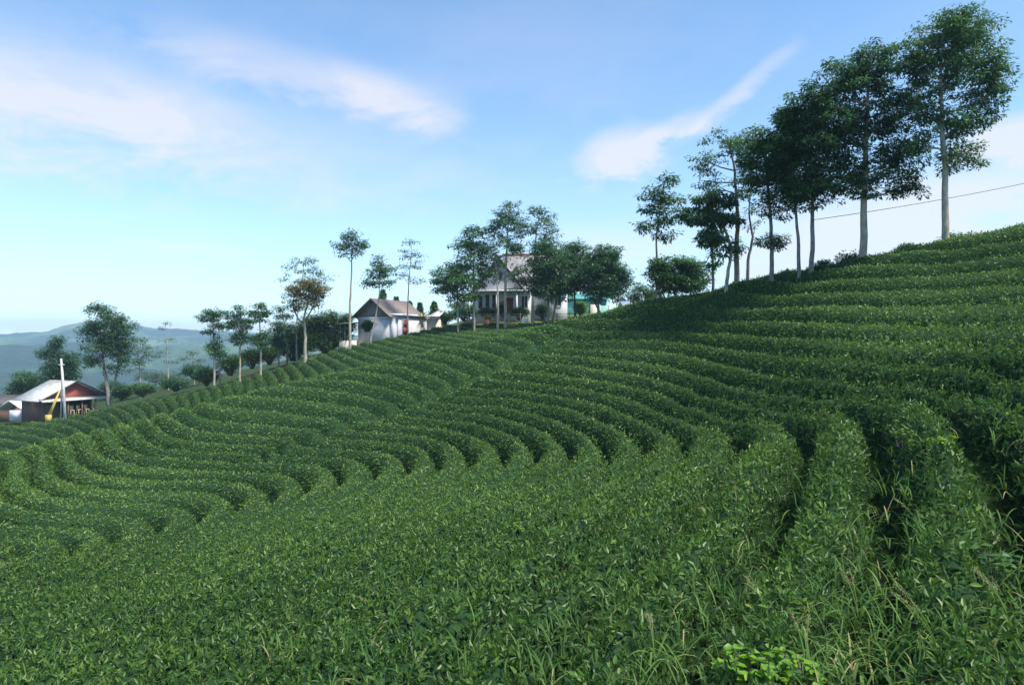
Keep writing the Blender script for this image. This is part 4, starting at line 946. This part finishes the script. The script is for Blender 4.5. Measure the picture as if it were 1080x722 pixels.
# yard lawn strip, fence, bucket, pot
def patch(name, pts, mat, label, cat):
    """ground-hugging sheet over a world polygon (u, y corner pairs: left/right by distance)"""
    V = []; n = 24; mrows = 10
    for j in range(mrows+1):
        y0 = pts[0][1]+(pts[1][1]-pts[0][1])*j/mrows
        for i in range(n+1):
            u = pts[0][0]+(pts[1][0]-pts[0][0])*i/n; x = (u-540)/F*y0
            V.append((x, y0, gz(x, y0)+0.05))
    Q = [(j*(n+1)+i, j*(n+1)+i+1, (j+1)*(n+1)+i+1, (j+1)*(n+1)+i) for j in range(mrows) for i in range(n)]
    return tag(mesh_obj(name, V, Q, M[mat], smooth=True), label, cat, kind='structure')
patch('yard_ground', [(455, 88.5), (690, 104)], 'lawn', 'patchy brown and green yard in front of the white house', 'yard')
b = P(590, 335, 86); fx0 = P(486, 336, 87); fx1 = P(640, 336, 84)
fe = thing('yard_fence', tuple(fx0), 'low rail fence running along the yard under the garden trees', 'fence')
dv = fx1-fx0
MB().tube([(0, 0, 0.55), tuple(dv+np.array([0, 0, 0.55]))], 0.03, 5).build('top_rail', M['fence_wood'], fe)
MB().tube([(0, 0, 0.25), tuple(dv+np.array([0, 0, 0.25]))], 0.03, 5).build('lower_rail', M['fence_wood'], fe)
for i in range(13):
    q = dv*i/12; MB().tube([(q[0], q[1], q[2]-1.2), (q[0], q[1], q[2]+0.7)], 0.045, 6).build('fence_post', M['fence_wood'], fe)
b = P(555, 339, 85)
bk = thing('water_bucket', tuple(b), 'small white bucket on the tea edge below the white house', 'bucket')
MB().tube([(0, 0, -0.3), (0, 0, 0.3)], [0.18, 0.25], 12).build('tub', M['trim_white'], bk)
MB().tube([(0, 0, 0.3), (0, 0, 0.34)], 0.27, 12).build('rim', M['trim_white'], bk)
MB().tube([(-.26, 0, 0.3), (-.2, 0, .42), (0, 0, .5), (.2, 0, .42), (.26, 0, 0.3)], 0.012, 4).build('handle', M['trim_dark'], bk)
b = P(514, 340, 85)
pt = thing('flower_pot', tuple(b), 'terracotta pot with orange foliage at the garden edge', 'flower pot')
MB().tube([(0, 0, -0.4), (0, 0, 0.35)], [0.2, 0.32], 12).build('pot', M['terracotta'], pt)
V, Q, t = crown_leaves([(np.array([random.uniform(-.4, .4), random.uniform(-.3, .3), random.uniform(.45, .9)]), 0.3) for _ in range(12)], 0.2, 30, 0.1, 0.7, 0.8)
mesh_obj('plant', V, Q, M['leaf_olive'], pt, tint=t)

# --- wooden hut: origin = near-left front corner; front faces -y, rotated to face right
b = P(46, 440, 88)
hut = thing('wooden_hut', tuple(b), 'wooden hut with white metal roof and red front gable', 'hut', rz=R(62))
Wd, Dp = 7.6, 5.2
MB().box(0, 0.15, 0.0, Dp, -1.2, 2.15).box(0.153, Wd, Dp-0.15, Dp, -1.2, 2.15).box(Wd-0.15, Wd, 2.5, Dp-0.153, -1.2, 2.15).build('wall', M['wood_brown'], hut)
MB().box(0.16, 1.9, 0.0, 0.12, -1.2, 2.15).build('front_boards', M['wood_brown'], hut)
MB().box(0.16, Wd-0.16, 3.6, 3.7, -1.0, 2.15).build('inner_wall', M['inside'], hut)
MB().box(0.16, Wd, 0.13, 3.59, -1.2, 0.05).build('floor', M['wood_brown'], hut)
prism(MB(), 0.3, Wd-0.3, -0.2, 0.0, 2.3, 4.25).build('gable', M['red_gable'], hut)
rf = gable_roof(MB(), -0.9, Wd+0.9, -0.75, Dp+0.5, 2.05, 4.45, 0.09).build('roof', M['roof_white'], hut)
mb = MB(); xm = Wd/2
for (x0, x1, za, zb) in ((-0.95, xm, 2.0, 4.4), (xm, Wd+0.95, 4.4, 2.0)):
    mb.hexa([(x0, -0.84, za), (x1, -0.84, zb), (x1, -0.76, zb), (x0, -0.76, za), (x0, -0.84, za+0.2), (x1, -0.84, zb+0.2), (x1, -0.76, zb+0.2), (x0, -0.76, za+0.2)])
mb.build('bargeboard', M['trim_dark'], rf)
MB().hexa([(-0.9, -1.5, 2.0), (Wd+0.9, -1.5, 2.0), (Wd+0.7, -0.2, 2.3), (-0.7, -0.2, 2.3), (-0.9, -1.5, 2.12), (Wd+0.9, -1.5, 2.12), (Wd+0.7, -0.2, 2.42), (-0.7, -0.2, 2.42)]).build('front_eave', M['roof_white'], hut)
for x in (2.4, 4.2, 6.0, 7.5): MB().box(x-0.07, x+0.07, -1.2, -1.06, -1.2, 2.02).build('post', M['wood_brown'], hut)
for i, lx in enumerate([3.1, 4.0, 5.0, 6.0]):
    b = P(46, 440, 88)+np.array([lx*math.cos(R(62))+0.75*math.sin(R(62)), lx*math.sin(R(62))-0.75*math.cos(R(62)), 0])
    c = thing('chair', (b[0], b[1], b[2]+0.25), f'cream covered chair under the hut eave, {ordinal(i)} from the utility pole', 'chair', 'cream chairs under the hut eave', rz=R(62+(i*37)%20-10))
    MB().box(-0.24, 0.24, -0.24, 0.24, 0.4, 0.48).build('seat', M['chair_cream'], c)
    MB().box(-0.24, 0.24, 0.19, 0.24, 0.482, 1.05).build('backrest', M['chair_cream'], c)
    for sx in (-.2, .2):
        for sy in (-.2, .2): MB().box(sx-.025, sx+.025, sy-.025, sy+.025, -0.5, 0.4).build('leg', M['chair_cream'], c)

# tent-like white shelter with dark roof behind, far left
b = P(12, 436, 92)
tn = thing('white_shelter', tuple(b), 'white tarpaulin shelter at the left edge beside the wooden hut', 'shelter')
mb = MB(); gable_roof(mb, -2.4, 1.6, 0, 3.0, 0.4, 1.7, 0.06); mb.build('tarpaulin', M['tarp'], tn)
MB().box(-0.3, 1.55, 0.05, 0.1, -1.0, 0.45).build('side_sheet', M['tarp'], tn)
for x in (-2.2, 1.5): MB().tube([(x, 0.1, -1.2), (x, 0.1, 0.5)], 0.05, 6).build('pole', M['fence_wood'], tn)
b = P(0, 436, 97)
dr = thing('dark_roofed_shed', tuple(b), 'shed with dark brown roof behind the white shelter', 'shed')
MB().box(-4, 2.2, 0, 4, -1.5, 1.3).build('wall', M['wood_brown'], dr)
MB().hexa([(-4.4, -0.3, 1.3), (2.5, -0.3, 1.3), (2.2, 2.5, 2.4), (-4.2, 2.5, 2.4), (-4.4, -0.3, 1.4), (2.5, -0.3, 1.4), (2.2, 2.5, 2.5), (-4.2, 2.5, 2.5)]).build('roof', M['trim_dark'], dr)
b = P(27, 437, 91)
gb = thing('grey_cabinet', tuple(b), 'narrow pale grey cabinet at the left wall of the hut', 'cabinet', rz=R(24))
MB().box(-0.35, 0.35, 0, 0.5, -0.8, 1.35).build('body', M['bluegrey'], gb)
MB().box(-0.28, 0.28, -0.03, -0.003, -0.3, 1.2).build('door', M['wall_blue'], gb)

# utility pole, brace, yellow streamer
a0, a1 = P(69.5, 444, 76), P(64.5, 378, 76)
pl = thing('utility_pole', tuple(a0), 'pale concrete utility pole leaning slightly in front of the hut', 'utility pole')
MB().tube([(0, 0, -1.0), tuple((a1-a0)*0.5), tuple(a1-a0)], [0.17, 0.14, 0.10], 10).build('shaft', M['concrete'], pl)
c0, c1 = P(64, 440, 76.5), P(65.5, 398, 76.3)
MB().tube([tuple(c0-a0-np.array([0, 0, 0.6])), tuple(c1-a0)], [0.10, 0.07], 8).build('brace', M['concrete'], pl)
MB().box(a1[0]-a0[0]-0.35, a1[0]-a0[0]+0.35, -0.06, 0.06, a1[2]-a0[2]-0.75, a1[2]-a0[2]-0.63).build('crossarm', M['concrete'], pl)
y0, y1 = P(51, 440, 80), P(57.5, 412, 80)
ys_ = thing('yellow_slide', tuple(y0), 'narrow yellow board leaning up to the hut roof, wider at its foot', 'slide')
d = y1-y0
MB().hexa([(-0.26, 0, 0), (0.2, 0, 0), (0.2, 0.08, 0), (-0.26, 0.08, 0), (d[0]-0.08, 0.9, d[2]), (d[0]+0.08, 0.9, d[2]), (d[0]+0.08, 0.98, d[2]), (d[0]-0.08, 0.98, d[2])]).build('board', M['yellow'], ys_)
MB().box(-0.34, 0.3, -0.1, 0.2, -0.8, 0.3).build('foot', M['yellow'], ys_)

# overhead cable tied to the slim dark tree, running to the right out of sight
q0, q1 = P(857, 232, 33.2), P(1290, 142, 37)
pts = []
for i in range(25):
    t = i/24; q = q0*(1-t)+q1*t; q[2] -= 1.1*4*t*(1-t)*0.35; pts.append(tuple(q-q0))
wr = thing('overhead_cable', tuple(q0), 'thin dark cable sloping up to the right behind the two biggest trees', 'cable')
MB().tube(pts, 0.015, 5).build('strand', M['wire'], wr)

# ---------------------------------------------------------------- wild plants in the foreground
def surf(u, v):
    h_ = hit(u, v, lo=2.2); x, y = h_; return np.array([x, y, float(H(np.array([x]), np.array([y]))[0])])
def blade(V, Q, T, p, az, el, ln, w, bend, n=6, tint=0.4):
    p = p.copy(); sd = np.array([-math.sin(az), math.cos(az), 0.0]); o = len(V)
    for k in range(n+1):
        ww = w*math.sin(math.pi*(0.12+0.88*k/n))**0.7*(1 if k < n else 0.05) if k else w*0.5
        V += [p-sd*ww, p+sd*ww]; T += [tint, tint]
        p = p+np.array([math.cos(az)*math.cos(el), math.sin(az)*math.cos(el), math.sin(el)])*ln/n; el -= bend/n
    Q += [(o+2*k, o+2*k+1, o+2*k+3, o+2*k+2) for k in range(n)]
V = []; Q = []; T = []
for i in range(1100):
    # scattered grass among the right foreground hedges, thinning to the left
    if i < 620: u = random.uniform(560, 1150); v = random.uniform(500, 730)
    elif i < 780: u = random.uniform(-20, 700); v = random.uniform(600, 730)
    elif i < 850: u = random.uniform(820, 1100); v = random.uniform(440, 520)
    else: u = random.gauss(985, 80); v = random.uniform(540, 725)
    if random.random() < 0.35 and i < 620: u = random.gauss(860, 90); v = random.gauss(665, 50)
    if v > 760 or v < 430: continue
    h_ = hit(u, v, lo=2.2)
    if h_ is None: continue
    p = np.array([h_[0], h_[1], float(H(np.array([h_[0]]), np.array([h_[1]]))[0])-0.12]); base = random.random()*0.5+0.15
    for k in range(random.randint(1, 4)):
        blade(V, Q, T, p+np.array([random.uniform(-.04, .04), random.uniform(-.04, .04), 0]), random.uniform(0, 6.28), random.uniform(0.9, 1.5), random.uniform(.18, .42), random.uniform(.004, .009), random.uniform(.5, 2.2), tint=min(1, max(0, base+random.gauss(0, .12)+(0.45 if random.random() < .16 else 0))))
tag(mesh_obj('wild_grass', np.array(V), np.array(Q), M['grass'], tint=np.array(T)), 'thin wild grass blades growing up through the foreground tea', 'grass', kind='stuff')

def seed_grass(label, u, v, hgt, lean_az, heads=2, blades=12, tint=0.6):
    b = surf(u, v); root = thing('seeding_grass', tuple(b), label, 'grass plant', 'seeding grass plants in the foreground tea')
    V = []; Q = []; T = []
    for k in range(blades):
        blade(V, Q, T, np.array([random.uniform(-.03, .03), random.uniform(-.03, .03), -0.1]), random.uniform(0, 6.28), random.uniform(.9, 1.45), random.uniform(.3, .5), random.uniform(.007, .012), random.uniform(1.2, 2.6), n=8, tint=tint+random.gauss(0, .08))
    mesh_obj('blade', np.array(V), np.array(Q), M['grass'], root, tint=np.clip(T, 0, 1))
    for h in range(heads):
        az = lean_az+random.uniform(-.4, .4); el = 1.35; p = np.array([0, 0, -0.05]); pts = [p]
        for k in range(8):
            p = p+np.array([math.cos(az)*math.cos(el), math.sin(az)*math.cos(el), math.sin(el)])*hgt/8; pts.append(p); el -= 0.11
        st = MB().tube(pts, [0.004]*9, 4, cap=False).build('stalk', M['grass'], root)
        a = st.data.attributes.new('tint', 'FLOAT', 'POINT'); a.data.foreach_set('value', np.full(len(st.data.vertices), 0.8, np.float32))
        n = 90; tt = rng.uniform(0.62, 1.0, n); pa = np.array(pts); ii = np.minimum((tt*8).astype(int), 7); fr = (tt*8-ii)[:, None]
        pc = pa[ii]*(1-fr)+pa[np.minimum(ii+1, 8)]*fr; pc += rdir(n)*(0.028*(1.3-tt))[:, None]
        ax = rdir(n)*.8+(pa[8]-pa[5])/np.linalg.norm(pa[8]-pa[5])
        V1, Q1, kk = leaf_verts(pc, ax, rdir(n), rng.uniform(.010, .022, n), rng.uniform(.004, .007, n), six=False)
        mesh_obj('seed_head', V1, Q1, M['seed'], st, tint=np.repeat(rng.random(n), kk))
seed_grass('large arching grass with feathery pale seed head at lower right', 992, 690, 0.62, 2.5, 2, 16, .62)
seed_grass('grass with brownish seed head near the right image edge', 1066, 655, 0.5, 2.2, 2, 10)
seed_grass('reddish plumed grass in the dark furrow right of centre', 812, 655, 0.5, 2.3, 1, 8)
seed_grass('tall pale-topped grass at the left edge of the rightmost wide furrow', 905, 645, 0.45, 1.8, 2, 8)
seed_grass('bent tan grass stalk halfway up the right slope', 972, 560, 0.5, 2.8, 1, 6)
seed_grass('arching grass at the bottom left of centre', 430, 715, 0.35, 1.0, 1, 9, .5)
seed_grass('grass with tan plume left of the broad-leaved weeds', 690, 690, 0.4, 1.9, 2, 8, .5)
seed_grass('slim grass above the bottom edge between two furrows', 850, 700, 0.45, 1.4, 2, 12, .55)

def weed(label, u, v, spread, n, lsz, mat, tint, hgt=0.25, name='leafy_weed', up=0.5):
    b = surf(u, v); root = thing(name, tuple(b), label, 'weed')
    mb = MB(); P_ = []; A_ = []
    for i in range(n):
        a = random.uniform(0, 6.28); r = spread*math.sqrt(random.random()); top = np.array([math.cos(a)*r, math.sin(a)*r, hgt*random.uniform(.5, 1.1)])
        mb.tube([(top[0]*.4, top[1]*.4, -0.15), top*0.7, top], [0.006, 0.005, 0.003], 4, cap=False)
        for k in range(7):
            an = random.uniform(0, 6.28); P_.append(top-np.array([0, 0, random.uniform(0, hgt*.5)])); A_.append([math.cos(an), math.sin(an), random.uniform(0, up)])
    mb.build('stem', M['bark_dark'], root)
    m_ = len(P_); Ln = rng.uniform(.7, 1.2, m_)*lsz
    V1, Q1, kk = leaf_verts(np.array(P_), np.array(A_), np.array([0, 0, 1.0])+rdir(m_)*.3, Ln, Ln*0.62, six=True, fold=0.15, bend=0.2)
    mesh_obj('leaves', V1, Q1, M[mat], root, tint=np.repeat(np.clip(rng.normal(tint, .16, m_), 0, 1), kk), smooth=True)
weed('bright green broad-leaved weeds at the bottom edge of the photo', 795, 716, 0.26, 18, 0.11, 'leaf_lime', 0.30, 0.2)
weed('bright green weed with small leaves right of the broad-leaved weeds', 850, 718, 0.24, 14, 0.075, 'leaf_lime', 0.22, 0.16)
weed('lime yellow sapling leaves on the right slope beside the dark furrow', 985, 473, 0.30, 12, 0.08, 'leaf_lime', 0.35, 0.18, 'lime_sapling')
weed('second smaller lime green sapling just above the yellow one', 952, 461, 0.25, 8, 0.075, 'leaf_green', 0.8, 0.16, 'lime_sapling')
weed('pale leafy weed low at the right image edge', 1050, 600, 0.35, 12, 0.09, 'leaf_green', 0.5, 0.2)
weed('small yellowish weed on the left foreground canopy', 545, 560, 0.2, 5, 0.07, 'leaf_lime', 0.3, 0.12)

# ---------------------------------------------------------------- haze
def build_haze():
    m = bpy.data.materials.new('haze_air'); m.use_nodes = True; nt = m.node_tree; nt.nodes.clear()
    out = N(nt, 'ShaderNodeOutputMaterial'); pv = N(nt, 'ShaderNodeVolumePrincipled')
    pv.inputs['Color'].default_value = (0.58, 0.78, 1.0, 1); pv.inputs['Density'].default_value = HAZE; pv.inputs['Anisotropy'].default_value = 0.0
    L(nt, pv.outputs[0], out.inputs['Volume'])
    zmin = float(Z_GROUND_MIN)-1.0
    o = MB().box(-3450, 3450, -3450, 3450, zmin, 115).build('haze', m); tag(o, 'thin bluish morning haze over the valley', 'haze', kind='stuff')
HAZE = 0.00027
Z_GROUND_MIN = Z.min()
build_haze()
print('hedges', len(HEDGES), 'polys', sum(len(o.data.polygons) for o in bpy.data.objects if o.type == 'MESH'), 'zrange', Z.min(), Z.max())
